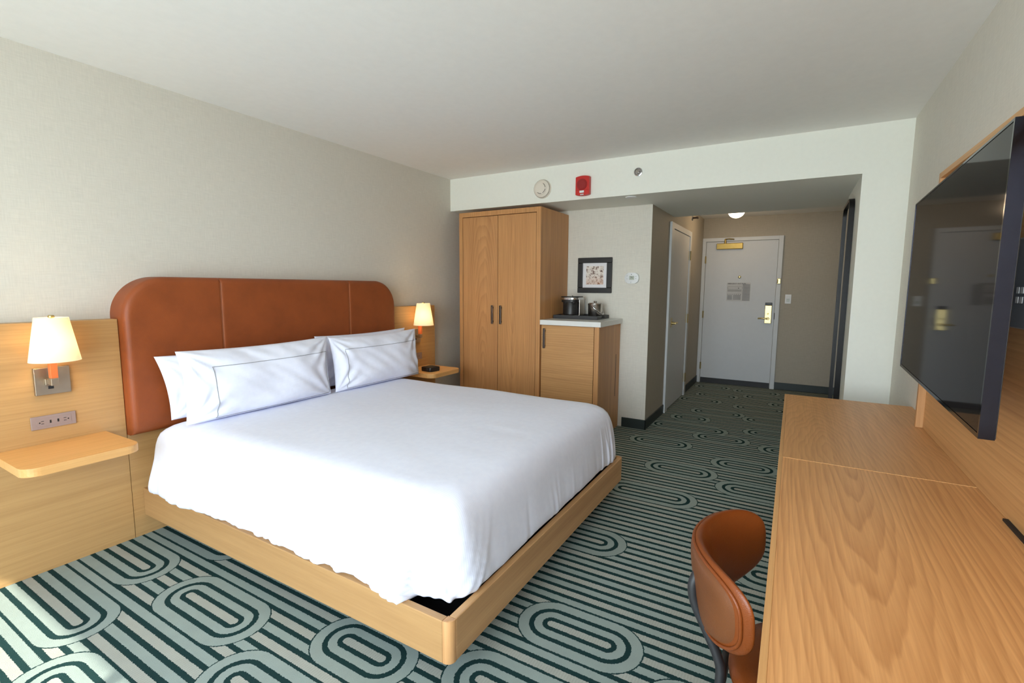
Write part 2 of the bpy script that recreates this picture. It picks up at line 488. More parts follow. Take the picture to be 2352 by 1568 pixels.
def bezier_smooth(pts, n=6):
    """Catmull-Rom through pts"""
    pts = [Vector(p) for p in pts]; out = []
    for i in range(len(pts) - 1):
        p0 = pts[max(0, i - 1)]; p1 = pts[i]; p2 = pts[i + 1]; p3 = pts[min(len(pts) - 1, i + 2)]
        for k in range(n):
            t = k / n
            out.append(0.5 * ((2 * p1) + (p2 - p0) * t + (2 * p0 - 5 * p1 + 4 * p2 - p3) * t * t + (3 * p1 - p0 - 3 * p2 + p3) * t ** 3))
    out.append(pts[-1]); return out
def sstep(a, b, x):
    t = min(1, max(0, (x - a) / (b - a))); return t * t * (3 - 2 * t)

# ------------------------------------------------------------------ room shell
H, HS = 2.4605, 2.1441
Wd, WJ = 3.7125, 3.4555
X1, Y1, X2, XS2 = 0.5402, -1.929, 3.4146, 1.4717
HH = 2.36                     # entry hall ceiling
struct('floor', bx(WX, X2 + 0.1, -Wd - 0.1, 0.1, -0.1, 0.0), M['carpet'])
struct('ceiling', bx(WX - 0.1, 0.0, -Wd - 0.1, 0.1, H, H + 0.1), M['ceiling'])
struct('wall_left', bx(WX - 0.1, X1 + 0.1, 0.0, 0.1, 0, H), M['wallpaper'])
struct('wall_right', bx(WX - 0.1, 0.0, -Wd - 0.1, -Wd, 0, H), M['wallpaper_daylit'])
WH = 3.635
struct('wall_right_return', bx(0.0, 0.95, -Wd - 0.1, -WJ, 0, H), M['white_wall'])
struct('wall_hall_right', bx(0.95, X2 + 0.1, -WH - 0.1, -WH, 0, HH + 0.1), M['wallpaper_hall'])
bm = bx(0.0, 0.95, -WJ, 0.0, HS, H + 0.1); box(bm, 0.95, XS2, -WH, 0.0, HS, H + 0.1)
struct('ceiling_soffit', bm, M['white_wall'])
struct('ceiling_hall', bx(XS2, X2 + 0.1, -WH, Y1 + 0.1, HH, HH + 0.1), M['ceiling'])
struct('wall_alcove', bx(X1, X1 + 0.012, Y1, 0.0, 0, HS), M['wallpaper_daylit'])
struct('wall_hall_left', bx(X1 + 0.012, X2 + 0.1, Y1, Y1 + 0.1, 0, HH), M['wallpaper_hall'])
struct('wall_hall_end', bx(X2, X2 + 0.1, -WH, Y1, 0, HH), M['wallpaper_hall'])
# baseboards
BH, BT = 0.0965, 0.011
struct('baseboard_alcove', bx(X1 - BT, X1, Y1 - BT, -1.70, 0, BH, bev=0.003), M['base'])
struct('baseboard_hall_left', bx(X1 - BT, 1.281, Y1 - BT, Y1, 0, BH, bev=0.003), M['base'])
struct('baseboard_hall_left_end', bx(2.42, X2, Y1 - BT, Y1, 0, BH, bev=0.003), M['base'])
struct('baseboard_hall_end', bx(X2 - BT, X2, -WH, -2.946, 0, BH, bev=0.003), M['base'])
struct('baseboard_hall_right', bx(0.962, X2 - BT, -WH, -WH + BT, 0, BH, bev=0.003), M['base'])
struct('baseboard_return', bx(-BT, 0.0, -Wd, -WJ, 0, BH, bev=0.003), M['base'])
struct('baseboard_right', bx(-0.66, -BT, -Wd, -Wd + BT, 0, BH, bev=0.003), M['base'])
struct('baseboard_left', bx(-0.37, -0.09, -BT, 0.0, 0, BH, bev=0.003), M['base'])
# unseen window wall behind the photographer, set back to even out the daylight
WY0, WY1, WZ0, WZ1 = -3.68, -1.12, 0.06, 2.36
struct('wall_window_sill', bx(WX - 0.1, WX, -Wd, 0, 0, WZ0), M['white_wall'])
struct('wall_window_head', bx(WX - 0.1, WX, -Wd, 0, WZ1, H), M['white_wall'])
struct('wall_window_side_left', bx(WX - 0.1, WX, WY1, 0, WZ0, WZ1), M['white_wall'])  # unseen wall piece, widened so daylight enters further right
struct('wall_window_side_right', bx(WX - 0.1, WX, -Wd, WY0, WZ0, WZ1), M['white_wall'])
win = struct('window_1', bx(WX - 0.08, WX - 0.03, WY0, WY1, WZ0, WZ0 + 0.05), M['bronze'])
def win_part(name, bm, mat): return mesh_obj(name, bm, mat, win)
win_part('window_frame', bx(WX - 0.08, WX - 0.03, WY0, WY1, WZ1 - 0.05, WZ1), M['bronze'])
for yy in (WY0 + 0.02, -2.40, WY1 - 0.02):
    win_part('mullion', bx(WX - 0.08, WX - 0.03, yy - 0.02, yy + 0.02, WZ0 + 0.05, WZ1 - 0.05), M['bronze'])
for a, b_ in ((WY0 + 0.04, -2.42), (-2.38, WY1 - 0.04)):
    win_part('window_pane', bx(WX - 0.058, WX - 0.052, a, b_, WZ0 + 0.05, WZ1 - 0.05), M['glass'])

# ------------------------------------------------------------------ entry door
dl, dr, dz = -1.9818, -2.8882, 2.03
d1 = struct('door_1', bx(X2 - 0.012, X2 - 0.002, dr, dl, 0.012, dz, bev=0.002), M['door'],
            'wide grey entry door at the end of the hall')
bm = bmesh.new()
box(bm, X2 - 0.03, X2, dl + 0.004, -1.931, 0, 2.083, bev=0.002)
box(bm, X2 - 0.03, X2, -2.946, dr - 0.004, 0, 2.083, bev=0.002)
box(bm, X2 - 0.03, X2, dr - 0.004, dl + 0.004, dz + 0.004, 2.083, bev=0.002)
mesh_obj('door_frame', bm, M['door_trim'], d1)
mesh_obj('kick_plate', bx(X2 - 0.017, X2 - 0.012, dr + 0.003, dl - 0.003, 0.004, 0.077), M['soft_black'], d1, label='black strip along the door bottom')
for zz in (1.78, 1.0, 0.25):
    bm = bmesh.new(); box(bm, X2 - 0.034, X2 - 0.012, dl - 0.006, dl + 0.012, zz - 0.05, zz + 0.05, bev=0.003)
    tube(bm, [(X2 - 0.036, dl + 0.002, zz - 0.052), (X2 - 0.036, dl + 0.002, zz + 0.052)], 0.006, 8)
    mesh_obj('hinge', bm, M['brass'], d1)
bm = bx(X2 - 0.062, X2 - 0.012, -2.458, -2.120, 1.922, 2.003, bev=0.006)
clo = mesh_obj('door_closer', bm, M['brass_matte'], d1, label='brass door closer box')
bm = bmesh.new()
lathe(bm, (X2 - 0.04, -2.23, 2.003), [(0.016, 0), (0.012, 0.05), (0.010, 0.062)], 'z', 14)
tube(bm, [(X2 - 0.04, -2.23, 2.06), (X2 - 0.09, -2.28, 2.058), (X2 - 0.035, -2.34, 2.056)], 0.008, 8)
mesh_obj('closer_arm', bm, M['brass_matte'], clo)
mesh_obj('peephole', lathe_bm((X2 - 0.012, -2.435, 1.535), [(0.018, 0), (0.018, 0.006), (0.010, 0.010), (0.008, 0.006), (0, 0.006)], '-x', 20), M['brass'], d1)
lk = mesh_obj('lock_plate', bx(X2 - 0.036, X2 - 0.012, -2.859, -2.775, 0.902, 1.150, bev=0.005), M['brass'], d1, label='brass electronic lock plate')
mesh_obj('card_reader', bx(X2 - 0.038, X2 - 0.012, -2.859, -2.775, 1.150, 1.186, bev=0.004), M['black'], lk, label='black top of the lock')
mesh_obj('thumb_turn', lathe_bm((X2 - 0.036, -2.816, 1.035), [(0.011, 0), (0.011, 0.012), (0.006, 0.016), (0, 0.016)], '-x', 16), M['brass'], lk)
bm = bmesh.new()
lathe(bm, (X2 - 0.036, -2.818, 0.968), [(0.019, 0), (0.017, 0.02), (0.012, 0.035), (0, 0.035)], '-x', 18)
tube(bm, bezier_smooth([(X2 - 0.066, -2.818, 0.968), (X2 - 0.07, -2.78, 0.970), (X2 - 0.07, -2.74, 0.972), (X2 - 0.064, -2.698, 0.968)]), 0.0105, 10)
mesh_obj('lever_handle', bm, M['brass'], lk)
bm = bmesh.new()
box(bm, X2 - 0.042, X2 - 0.03, -2.942, -2.898, 1.440, 1.512, bev=0.006)
tube(bm, [(X2 - 0.05, -2.905, 1.452), (X2 - 0.062, -2.905, 1.476), (X2 - 0.05, -2.905, 1.500)], 0.006, 8)
mesh_obj('swing_latch', bm, M['brass'], d1)
mesh_obj('strike_gap', bx(X2 - 0.032, X2 - 0.028, dr - 0.009, dr - 0.002, 0.96, 1.05), M['dark_slot'], d1)

# emergency notice printed on the door (flat print)
XP = X2 - 0.0124
def text_mesh(name, body, size, mat, loc, facing, parent=None, align='LEFT', ex=0.0002, bold=0.0):
    cu = bpy.data.curves.new('tmp_text', 'FONT'); cu.body = body; cu.size = size; cu.align_x = align; cu.align_y = 'CENTER'
    cu.extrude = ex; cu.offset = bold; cu.resolution_u = 2
    to = bpy.data.objects.new('tmp_text', cu); C.objects.link(to)
    bpy.context.view_layer.update()
    me = bpy.data.meshes.new_from_object(to.evaluated_get(bpy.context.evaluated_depsgraph_get()))
    bpy.data.objects.remove(to); bpy.data.curves.remove(cu)
    n_ = Vector(facing); zz = Vector((0, 0, 1)); xx = zz.cross(n_).normalized()
    mt = Matrix((xx, zz, n_)).transposed().to_4x4(); mt.translation = loc
    me.transform(mt)
    bm_ = bmesh.new(); bm_.from_mesh(me); bpy.data.meshes.remove(me)
    return bm_
sg = thing('evacuation_notice', 'pale printed emergency exit notice on the grey entry door', 'notice', (X2 - 0.0125, -2.428, 1.20))
mesh_obj('sheet', bx(XP - 0.0006, XP, -2.582, -2.280, 1.198, 1.456), M['pale_print'], sg)
XQ = XP - 0.0008
mesh_obj('heading', text_mesh('t', 'EMERGENCY EXIT PLAN', 0.0215, M['dark_print'], (XQ, -2.288, 1.443), (-1, 0, 0), bold=0.0006), M['dark_print'], sg)
bm = bmesh.new()
def pr(y0, y1, z0, z1): box(bm, XQ - 0.0004, XQ, -y1, -y0, z0, z1)
pr(2.29, 2.475, 1.398, 1.400); pr(2.29, 2.475, 1.366, 1.368); pr(2.29, 2.292, 1.366, 1.4); pr(2.473, 2.475, 1.366, 1.4)
pr(2.425, 2.437, 1.374, 1.386)
for i in range(3): pr(2.29, 2.47, 1.352 - i * 0.008, 1.355 - i * 0.008)
for i in range(7): pr(2.29 + i * 0.027, 2.305 + i * 0.027, 1.292, 1.297)
mesh_obj('floor_plan', bm, M['dark_print'], sg)
bm = bmesh.new()
for i in range(4): pr(2.29, 2.352, 1.270 - i * 0.0165, 1.281 - i * 0.0165)
for i in range(4): pr(2.365, 2.462, 1.270 - i * 0.0165, 1.281 - i * 0.0165)
for i in range(14): pr(2.482, 2.576, 1.208 + i * 0.0165, 1.220 + i * 0.0165)
o = mesh_obj('text_block', bm, M['grey_print'], sg); o['kind'] = 'stuff'
mesh_obj('arrow_mark', text_mesh('t', 'Y', 0.02, M['dark_print'], (XQ, -2.452, 1.281), (-1, 0, 0)), M['dark_print'], sg)

# ------------------------------------------------------------------ closet door in the hall
d2 = struct('door_2', bx(1.40, 2.333, Y1 - 0.012, Y1 - 0.002, 0.012, 2.01, bev=0.002), M['door'], 'grey side door along the left of the hall')
bm = bmesh.new()
box(bm, 1.281, 1.396, Y1 - 0.024, Y1, 0, 2.075, bev=0.002); box(bm, 2.337, 2.42, Y1 - 0.024, Y1, 0, 2.075, bev=0.002)
box(bm, 1.396, 2.337, Y1 - 0.024, Y1, 2.014, 2.075, bev=0.002)
mesh_obj('door_frame', bm, M['door_trim'], d2)
for zz in (1.78, 0.995, 0.235):
    bm = bmesh.new(); box(bm, 2.315, 2.333, Y1 - 0.016, Y1 - 0.012, zz - 0.055, zz + 0.055, bev=0.001)
    box(bm, 2.345, 2.40, Y1 - 0.027, Y1 - 0.024, zz - 0.055, zz + 0.055, bev=0.001)
    tube(bm, [(2.338, Y1 - 0.030, zz - 0.057), (2.338, Y1 - 0.030, zz + 0.057)], 0.007, 8)
    mesh_obj('hinge', bm, M['brass'], d2)
bm = bmesh.new(); box(bm, 1.435, 1.495, Y1 - 0.020, Y1 - 0.012, 0.94, 1.045, bev=0.003)
lathe(bm, (1.465, Y1 - 0.02, 0.985), [(0.016, 0), (0.013, 0.04), (0, 0.04)], '-y', 16)
tube(bm, [(1.465, Y1 - 0.056, 0.985), (1.52, Y1 - 0.060, 0.985), (1.575, Y1 - 0.056, 0.985)], 0.011, 10)
mesh_obj('lever_handle', bm, M['brass'], d2)

# ------------------------------------------------------------------ hall fittings
hl = thing('ceiling_light', 'lit round opal ceiling light over the entry hall', 'light', (2.5, -2.44, HH))
mesh_obj('base_plate', lathe_bm((2.5, -2.44, HH), [(0.112, 0.0), (0.118, 0.012), (0.116, 0.04), (0.108, 0.052), (0, 0.052)], '-z', 36), M['brass_matte'], hl, True)
mesh_obj('dome', lathe_bm((2.5, -2.44, HH - 0.05), [(0.094 * math.cos(a), 0.082 * math.sin(a)) for a in [PI / 2 * i / 8 for i in range(8)]] + [(0, 0.082)], '-z', 36), M['dome'], hl, True)
pl = bpy.data.lights.new('hall_glow', 'POINT'); pl.energy = HALL; pl.color = (1, 0.72, 0.44); pl.shadow_soft_size = 0.08
plo = bpy.data.objects.new('hall_glow', pl); C.objects.link(plo); plo.parent = hl; plo.location = (0, 0, -0.20)
sk = thing('sidewall_sprinkler', 'small dark sprinkler head high on the hall left wall', 'sprinkler', (2.5, Y1, 2.255))
mesh_obj('escutcheon', lathe_bm((2.5, Y1, 2.262), [(0.036, 0), (0.034, 0.008), (0.016, 0.012), (0, 0.012)], '-y', 20), M['chrome'], sk, 'auto')
bm = bmesh.new(); tube(bm, [(2.5, Y1 - 0.01, 2.262), (2.5, Y1 - 0.05, 2.262)], 0.012, 10); box(bm, 2.475, 2.525, Y1 - 0.075, Y1 - 0.05, 2.25, 2.274, bev=0.003)
mesh_obj('deflector', bm, M['bronze'], sk)
sw = thing('light_switch', 'white wall switch plate right of the entry door', 'switch', (X2, -3.042, 1.178))
mesh_obj('plate', bx(X2 - 0.006, X2, -3.078, -3.006, 1.178, 1.300, bev=0.002), M['white_plastic'], sw)
mesh_obj('rocker', bx(X2 - 0.012, X2 - 0.006, -3.058, -3.026, 1.205, 1.238, bev=0.002), M['lcd'], sw, label='grey lower rocker')
mesh_obj('card_slot', bx(X2 - 0.014, X2 - 0.006, -3.058, -3.026, 1.240, 1.275, bev=0.002), M['white_plastic'], sw)
# tall mirror standing on the hall's right wall
mx0, mx1, mz1, my = 0.312, 0.875, 2.043, -WJ
mr = thing('full_length_mirror', 'tall black-framed mirror with rounded corners on hall right wall', 'mirror', ((mx0 + mx1) / 2, my, 0.03))
def mirror_frame():
    bm = bmesh.new()
    o_ = rrect(mx0, mx1, 0.03, mz1, 0.085); i_ = rrect(mx0 + 0.022, mx1 - 0.022, 0.052, mz1 - 0.022, 0.065)
    V = {}
    for k, (pts, y) in enumerate(((o_, my + 0.001), (o_, my + 0.036), (i_, my + 0.036), (i_, my + 0.012))):
        V[k] = [bm.verts.new((p[0], y, p[1])) for p in pts]
    n_ = len(o_)
    for k in range(3):
        for i in range(n_):
            j = (i + 1) % n_
            bm.faces.new((V[k][i], V[k][j], V[k + 1][j], V[k + 1][i]))
    bm.faces.new(V[0])
    return bm
mesh_obj('frame', mirror_frame(), M['mirror_frame'], mr, 'auto')
bm = bmesh.new(); prism(bm, rrect(mx0 + 0.0225, mx1 - 0.0225, 0.0525, mz1 - 0.0225, 0.0645), 'y', my + 0.013, my + 0.022)
mesh_obj('glass', bm, M['mirror'], mr)

# ------------------------------------------------------------------ soffit fittings
sm = thing('smoke_detector', 'round cream smoke detector on the white soffit above wardrobe', 'smoke detector', (0, -1.062, 2.267))
mesh_obj('base', lathe_bm((0, -1.062, 2.267), [(0.084, 0), (0.084, 0.012), (0.080, 0.018), (0, 0.018)], '-x', 40), M['cream_plastic'], sm, 'auto')
bm = lathe_bm((-0.018, -1.062, 2.267), [(0.078, 0), (0.078, 0.012), (0.070, 0.020), (0.058, 0.024), (0.055, 0.030), (0.045, 0.034), (0, 0.036)], '-x', 40)
mesh_obj('cover', bm, M['cream_plastic'], sm, 'auto')
bm = bmesh.new()
for i in range(48):
    a = 2 * PI * i / 48
    cy, cz = -1.062 + 0.0785 * math.cos(a), 2.267 + 0.0785 * math.sin(a)
    box(bm, -0.029, -0.020, cy - 0.0012, cy + 0.0012, cz - 0.002, cz + 0.002, rot=Matrix.Rotation(a, 3, 'X'))
for a0 in (-1.0, 0.2, 1.4):
    pts = [(-0.0515, -1.062 - 0.047 * math.cos(a0 + 0.1 * k), 2.267 - 0.047 * math.sin(a0 + 0.1 * k)) for k in range(10)]
    tube(bm, pts, 0.0022, 6)
o = mesh_obj('vent_slots', bm, M['dark_slot'], sm); o['kind'] = 'stuff'
al = thing('fire_alarm', 'red fire alarm sounder on the white soffit', 'alarm', (0, -1.4645, 2.17))
def arch(y0, y1, z0, z1, bow, n_=12):
    top = [(y0 + (y1 - y0) * i / n_, z1 + bow * (1 - (2 * i / n_ - 1) ** 2)) for i in range(n_ + 1)]
    bot = [(y1 + (y0 - y1) * i / n_, z0 - bow * (1 - (2 * i / n_ - 1) ** 2)) for i in range(n_ + 1)]
    return top + bot
bm = bmesh.new(); prism(bm, arch(-1.528, -1.401, 2.178, 2.326, 0.009), 'x', -0.045, 0.0, bev=0.004)
mesh_obj('housing', bm, M['red'], al)
mesh_obj('grille', lathe_bm((-0.045, -1.461, 2.262), [(0.048, 0), (0.046, 0.003), (0.038, 0.002), (0.036, 0.004), (0, 0.004)], '-x', 36), M['dark_red'], al, 'auto')
mesh_obj('strobe_lens', bx(-0.053, -0.045, -1.484, -1.442, 2.190, 2.210, bev=0.003), M['white_plastic'], al, label='clear white strobe lens')
mesh_obj('marking', bx(-0.0465, -0.045, -1.479, -1.448, 2.173, 2.182), M['pale_print'], al)
mesh_obj('seam', bx(-0.0458, -0.0448, -1.527, -1.402, 2.2145, 2.2165), M['dark_red'], al)
sp = thing('sprinkler', 'round chrome sprinkler on the white soffit above the hall', 'sprinkler', (0, -1.938, 2.322))
mesh_obj('escutcheon', lathe_bm((0, -1.938, 2.322), [(0.035, 0), (0.034, 0.008), (0.028, 0.010), (0.025, 0.003), (0, 0.003)], '-x', 32), M['chrome'], sp, 'auto')
bm = lathe_bm((-0.003, -1.938, 2.322), [(0.008, 0), (0.008, 0.018), (0, 0.018)], '-x', 14)
for i in range(7):
    a = 2 * PI * i / 7
    box(bm, -0.026, -0.021, -1.938 + 0.011 * math.cos(a) - 0.004, -1.938 + 0.011 * math.cos(a) + 0.004, 2.322 + 0.011 * math.sin(a) - 0.003, 2.322 + 0.011 * math.sin(a) + 0.003)
mesh_obj('deflector', bm, M['steel'], sp)
single('cover_disc', lathe_bm((0.092, -1.857, HS), [(0.047, 0), (0.046, 0.006), (0.040, 0.008), (0, 0.008)], '-z', 32), M['white_plastic'],
       'flat white round cover disc under the soffit', 'cover', smooth='auto')

# ------------------------------------------------------------------ things on the alcove wall
pc = thing('framed_picture', 'small black-framed blossom print above the coffee counter', 'picture', (X1, -1.3835, 1.321))
bm = bmesh.new()
py0, py1, pz0, pz1, fw_ = -1.561, -1.206, 1.321, 1.669, 0.052
for a in ((py0, py1, pz1 - fw_, pz1), (py0, py1, pz0, pz0 + fw_), (py0, py0 + fw_, pz0 + fw_, pz1 - fw_), (py1 - fw_, py1, pz0 + fw_, pz1 - fw_)):
    box(bm, X1 - 0.026, X1 - 0.001, *a, bev=0.005)
mesh_obj('frame', bm, M['frame_black'], pc)
mesh_obj('mat_board', bx(X1 - 0.012, X1 - 0.004, py0 + fw_, py1 - fw_, pz0 + fw_, pz1 - fw_), M['mat_board'], pc)
mesh_obj('print', bx(X1 - 0.0128, X1 - 0.012, -1.474, -1.294, 1.405, 1.586), M['art'], pc)
th = thing('thermostat', 'rounded white thermostat right of the framed print', 'thermostat', (X1, -1.7595, 1.412))
def supel(cy, cz, ry, rz, e=2.9, n_=40):
    return [(cy + ry * math.copysign(abs(math.cos(a)) ** (2 / e), math.cos(a)), cz + rz * math.copysign(abs(math.sin(a)) ** (2 / e), math.sin(a))) for a in [2 * PI * i / n_ for i in range(n_)]]
bm = bmesh.new(); prism(bm, supel(-1.7595, 1.466, 0.0675, 0.052), 'x', X1 - 0.026, X1, bev=0.006)
mesh_obj('body', bm, M['white_plastic'], th, 'auto')
mesh_obj('display', bx(X1 - 0.0275, X1 - 0.026, -1.785, -1.738, 1.450, 1.487, bev=0.0005), M['lcd'], th)
mesh_obj('digits', text_mesh('t', '76', 0.026, M['dark_print'], (X1 - 0.0278, -1.747, 1.470), (-1, 0, 0)), M['dark_print'], th)
for (yy, zz, r_) in ((-1.758, 1.501, 0.004), (-1.716, 1.488, 0.003), (-1.716, 1.458, 0.003), (-1.755, 1.428, 0.003), (-1.802, 1.482, 0.0035), (-1.802, 1.462, 0.0035)):
    mesh_obj('button', lathe_bm((X1 - 0.026, yy, zz), [(r_, 0), (r_, 0.0025), (0, 0.0025)], '-x', 10), M['dark_print'] if zz > 1.5 else M['grey_print'], th)
ou = thing('wall_outlet', 'white wall outlet plate behind the coffee maker', 'outlet', (X1, -1.258, 1.150))
mesh_obj('plate', bx(X1 - 0.006, X1, -1.294, -1.222, 1.150, 1.264, bev=0.002), M['white_plastic'], ou)
for zz in (1.185, 1.229):
    sk_ = mesh_obj('socket', bx(X1 - 0.008, X1 - 0.006, -1.274, -1.242, zz - 0.016, zz + 0.016, bev=0.001), M['white_plastic'], ou)
    bm = bmesh.new()
    for dy in (-0.007, 0.007): box(bm, X1 - 0.0084, X1 - 0.0078, -1.258 + dy - 0.001, -1.258 + dy + 0.001, zz - 0.003, zz + 0.006)
    mesh_obj('socket_slot', bm, M['dark_slot'], sk_)

# ------------------------------------------------------------------ wardrobe
wx, wy1, wy2, wh = -0.0812, -0.170, -1.088, 2.1015
wd = thing('wardrobe', 'tall oak two-door wardrobe standing in the corner beside the minibar cabinet', 'wardrobe', ((wx + X1) / 2, (wy1 + wy2) / 2, 0))
ST = 0.0415
bm = bmesh.new()
box(bm, wx, X1 - 0.004, wy1 - 0.040, wy1, 0, wh, bev=0.0015); box(bm, wx, X1 - 0.004, wy2, wy2 + 0.045, 0, wh, bev=0.0015)
box(bm, wx, X1 - 0.004, wy2 + 0.045, wy1 - 0.040, wh - 0.045, wh, bev=0.0015)
box(bm, wx + 0.02, X1 - 0.004, wy2 + 0.045, wy1 - 0.040, 0.0, 0.08)
box(bm, X1 - 0.02, X1 - 0.004, wy2 + 0.045, wy1 - 0.040, 0.08, wh - 0.045)
mesh_obj('carcass', bm, M['oak_z'], wd)
def handle(bm, x, y, z0, z1):
    box(bm, x - 0.026, x - 0.016, y - 0.0105, y + 0.0105, z0, z1, bev=0.003)
    box(bm, x - 0.018, x, y - 0.006, y + 0.006, z0 + 0.015, z0 + 0.03); box(bm, x - 0.018, x, y - 0.006, y + 0.006, z1 - 0.03, z1 - 0.015)
for (a, b_, hy, mt) in ((-0.6215, -0.2145, -0.571, 'oak_door_left'), (-1.0385, -0.6270, -0.666, 'oak_door_right')):
    dr_ = mesh_obj('door', bx(wx + 0.003, wx + 0.023, a, b_, 0.085, wh - 0.050, bev=0.0015), M[mt], wd)
    bm = bmesh.new(); handle(bm, wx + 0.003, hy, 1.016, 1.196)
    mesh_obj('handle', bm, M['bronze'], dr_, label='dark bronze bar handle')

# ------------------------------------------------------------------ minibar cabinet + counter
kx, ky0, ky1, kz = -0.062, -1.092, -1.660, 1.0295
kb = thing('minibar_cabinet', 'low oak cabinet with one door under the white counter', 'cabinet', ((kx + X1) / 2, (ky0 + ky1) / 2, 0))
bm = bmesh.new()
box(bm, kx, X1 - 0.004, ky1, ky1 + 0.043, 0, kz, bev=0.0015)
box(bm, kx + 0.02, X1 - 0.004, ky1 + 0.043, ky0, kz - 0.02, kz); box(bm, kx + 0.02, X1 - 0.004, ky0 - 0.006, ky0, 0, kz - 0.02)
box(bm, kx + 0.03, X1 - 0.004, ky1 + 0.043, ky0 - 0.006, 0.0, 0.07); box(bm, X1 - 0.02, X1 - 0.004, ky1 + 0.043, ky0 - 0.006, 0.07, kz - 0.02)
mesh_obj('carcass', bm, M['oak_z'], kb)
dk_ = mesh_obj('door', bx(kx, kx + 0.02, ky1 + 0.048, ky0 - 0.004, 0.075, kz - 0.004, bev=0.0012), M['oak_minibar'], kb)
bm = bmesh.new(); handle(bm, kx, -1.132, 0.812, 0.998); mesh_obj('handle', bm, M['bronze'], dk_, label='dark bronze bar handle')
mesh_obj('vent_slot', bx(0.418, 0.430, ky1 - 0.0006, ky1 + 0.001, 0.325, 0.737), M['dark_slot'], kb)
single('countertop', bx(-0.0828, X1 - 0.002, -1.6793, -1.0895, 1.0300, 1.0745, bev=0.0015), M['counter'], 'white quartz countertop on the oak minibar cabinet', 'countertop')
# tray
tr = thing('serving_tray', 'charcoal tray with raised rim on the white counter', 'tray', (0.355, -1.32, 1.0748))
tx0, tx1, ty0, ty1, tz = 0.188, 0.524, -1.545, -1.097, 1.0748
bm = bmesh.new(); box(bm, tx0, tx1, ty0, ty1, tz, tz + 0.006)
for a in ((tx0, tx0 + 0.012, ty0, ty1), (tx1 - 0.012, tx1, ty0, ty1), (tx0 + 0.012, tx1 - 0.012, ty1 - 0.012, ty1)):
    box(bm, *a, tz + 0.006, tz + 0.034, bev=0.002)
# right end with a hand slot
box(bm, tx0 + 0.012, tx1 - 0.012, ty0, ty0 + 0.012, tz + 0.006, tz + 0.014)
box(bm, tx0 + 0.012, tx1 - 0.012, ty0, ty0 + 0.012, tz + 0.026, tz + 0.034)
box(bm, tx0 + 0.012, 0.315, ty0, ty0 + 0.012, tz + 0.014, tz + 0.026); box(bm, 0.395, tx1 - 0.012, ty0, ty0 + 0.012, tz + 0.014, tz + 0.026)
mesh_obj('tray_body', bm, M['tray'], tr)
# coffee maker
cf = thing('coffee_maker', 'small black and chrome coffee maker on the charcoal tray', 'coffee maker', (0.34, -1.225, tz + 0.0065))
cz = tz + 0.0065
cxx, cyy = 0.335, -1.232
bm = bmesh.new(); prism(bm, rrect(cxx - 0.10, cxx + 0.12, cyy - 0.086, cyy + 0.098, 0.06), 'z', cz, cz + 0.026, bev=0.004)
mesh_obj('base', bm, M['chrome'], cf, 'auto')
mesh_obj('carafe', lathe_bm((cxx - 0.018, cyy + 0.005, cz + 0.027), [(0.070, 0), (0.078, 0.008), (0.078, 0.12), (0.068, 0.14), (0.05, 0.146), (0, 0.146)], 'z', 40), M['black'], cf, 'auto')
bm = bmesh.new(); prism(bm, rrect(cxx + 0.045, cxx + 0.118, cyy - 0.075, cyy + 0.075, 0.02), 'z', cz + 0.026, cz + 0.165, bev=0.003)
mesh_obj('water_tank', bm, M['soft_black'], cf, 'auto')
bm = bmesh.new(); box(bm, cxx - 0.03, cxx + 0.10, cyy - 0.090, cyy - 0.081, cz + 0.02, cz + 0.20, bev=0.003)
mesh_obj('side_panel', bm, M['steel'], cf)
bm = bmesh.new(); prism(bm, rrect(cxx - 0.108, cxx + 0.122, cyy - 0.092, cyy + 0.104, 0.07), 'z', cz + 0.174, cz + 0.196, bev=0.002)
mesh_obj('chrome_band', bm, M['chrome'], cf, 'auto')
bm = bmesh.new(); prism(bm, rrect(cxx - 0.104, cxx + 0.118, cyy - 0.088, cyy + 0.100, 0.07), 'z', cz + 0.196, cz + 0.206, bev=0.003)
lathe(bm, (cxx - 0.02, cyy - 0.01, cz + 0.206), [(0.008, 0), (0.006, 0.007), (0, 0.007)], 'z', 12)
prism(bm, rrect(cxx - 0.100, cxx + 0.114, cyy - 0.084, cyy + 0.096, 0.07), 'z', cz + 0.150, cz + 0.174, bev=0.002)
mesh_obj('lid', bm, M['black'], cf, 'auto')
for dy in (-0.045, 0.035):
    mesh_obj('brew_spout', lathe_bm((cxx - 0.07, cyy + dy, cz + 0.158), [(0.026, 0), (0.022, 0.018), (0.012, 0.024), (0, 0.024)], '-z', 18), M['black'], cf, 'auto')
# ice bucket
ib = thing('ice_bucket', 'steel ice bucket with a swing handle on the tray', 'ice bucket', (0.345, -1.468, tz + 0.0065))
ix, iy = 0.345, -1.466
mesh_obj('body', lathe_bm((ix, iy, cz), [(0.064, 0), (0.066, 0.004), (0.070, 0.130), (0.072, 0.134), (0.072, 0.14), (0.066, 0.14), (0, 0.14)], 'z', 44), M['steel'], ib, 'auto')
mesh_obj('lid', lathe_bm((ix, iy, cz + 0.1405), [(0.066, 0), (0.060, 0.006), (0.012, 0.009), (0.010, 0.012), (0.018, 0.018), (0.014, 0.024), (0, 0.025)], 'z', 36), M['steel'], ib, 'auto')
bm = bmesh.new()
pts = []
for i in range(25):
    a = PI * i / 24
    l = 0.080 * math.sin(a)
    p = Vector((ix - 0.076 * math.cos(a), iy, cz + 0.115)) + Vector((0, -0.72, -0.69)).normalized() * (l * 1.35)
    pts.append(p)
for i in range(len(pts) - 1):
    a, b_ = pts[i], pts[i + 1]
    t = (b_ - a).normalized(); s_ = Vector((1, 0, 0)) if abs(t.x) < 0.6 else Vector((0, -0.69, 0.72))
tube(bm, pts, 0.0065, 8)
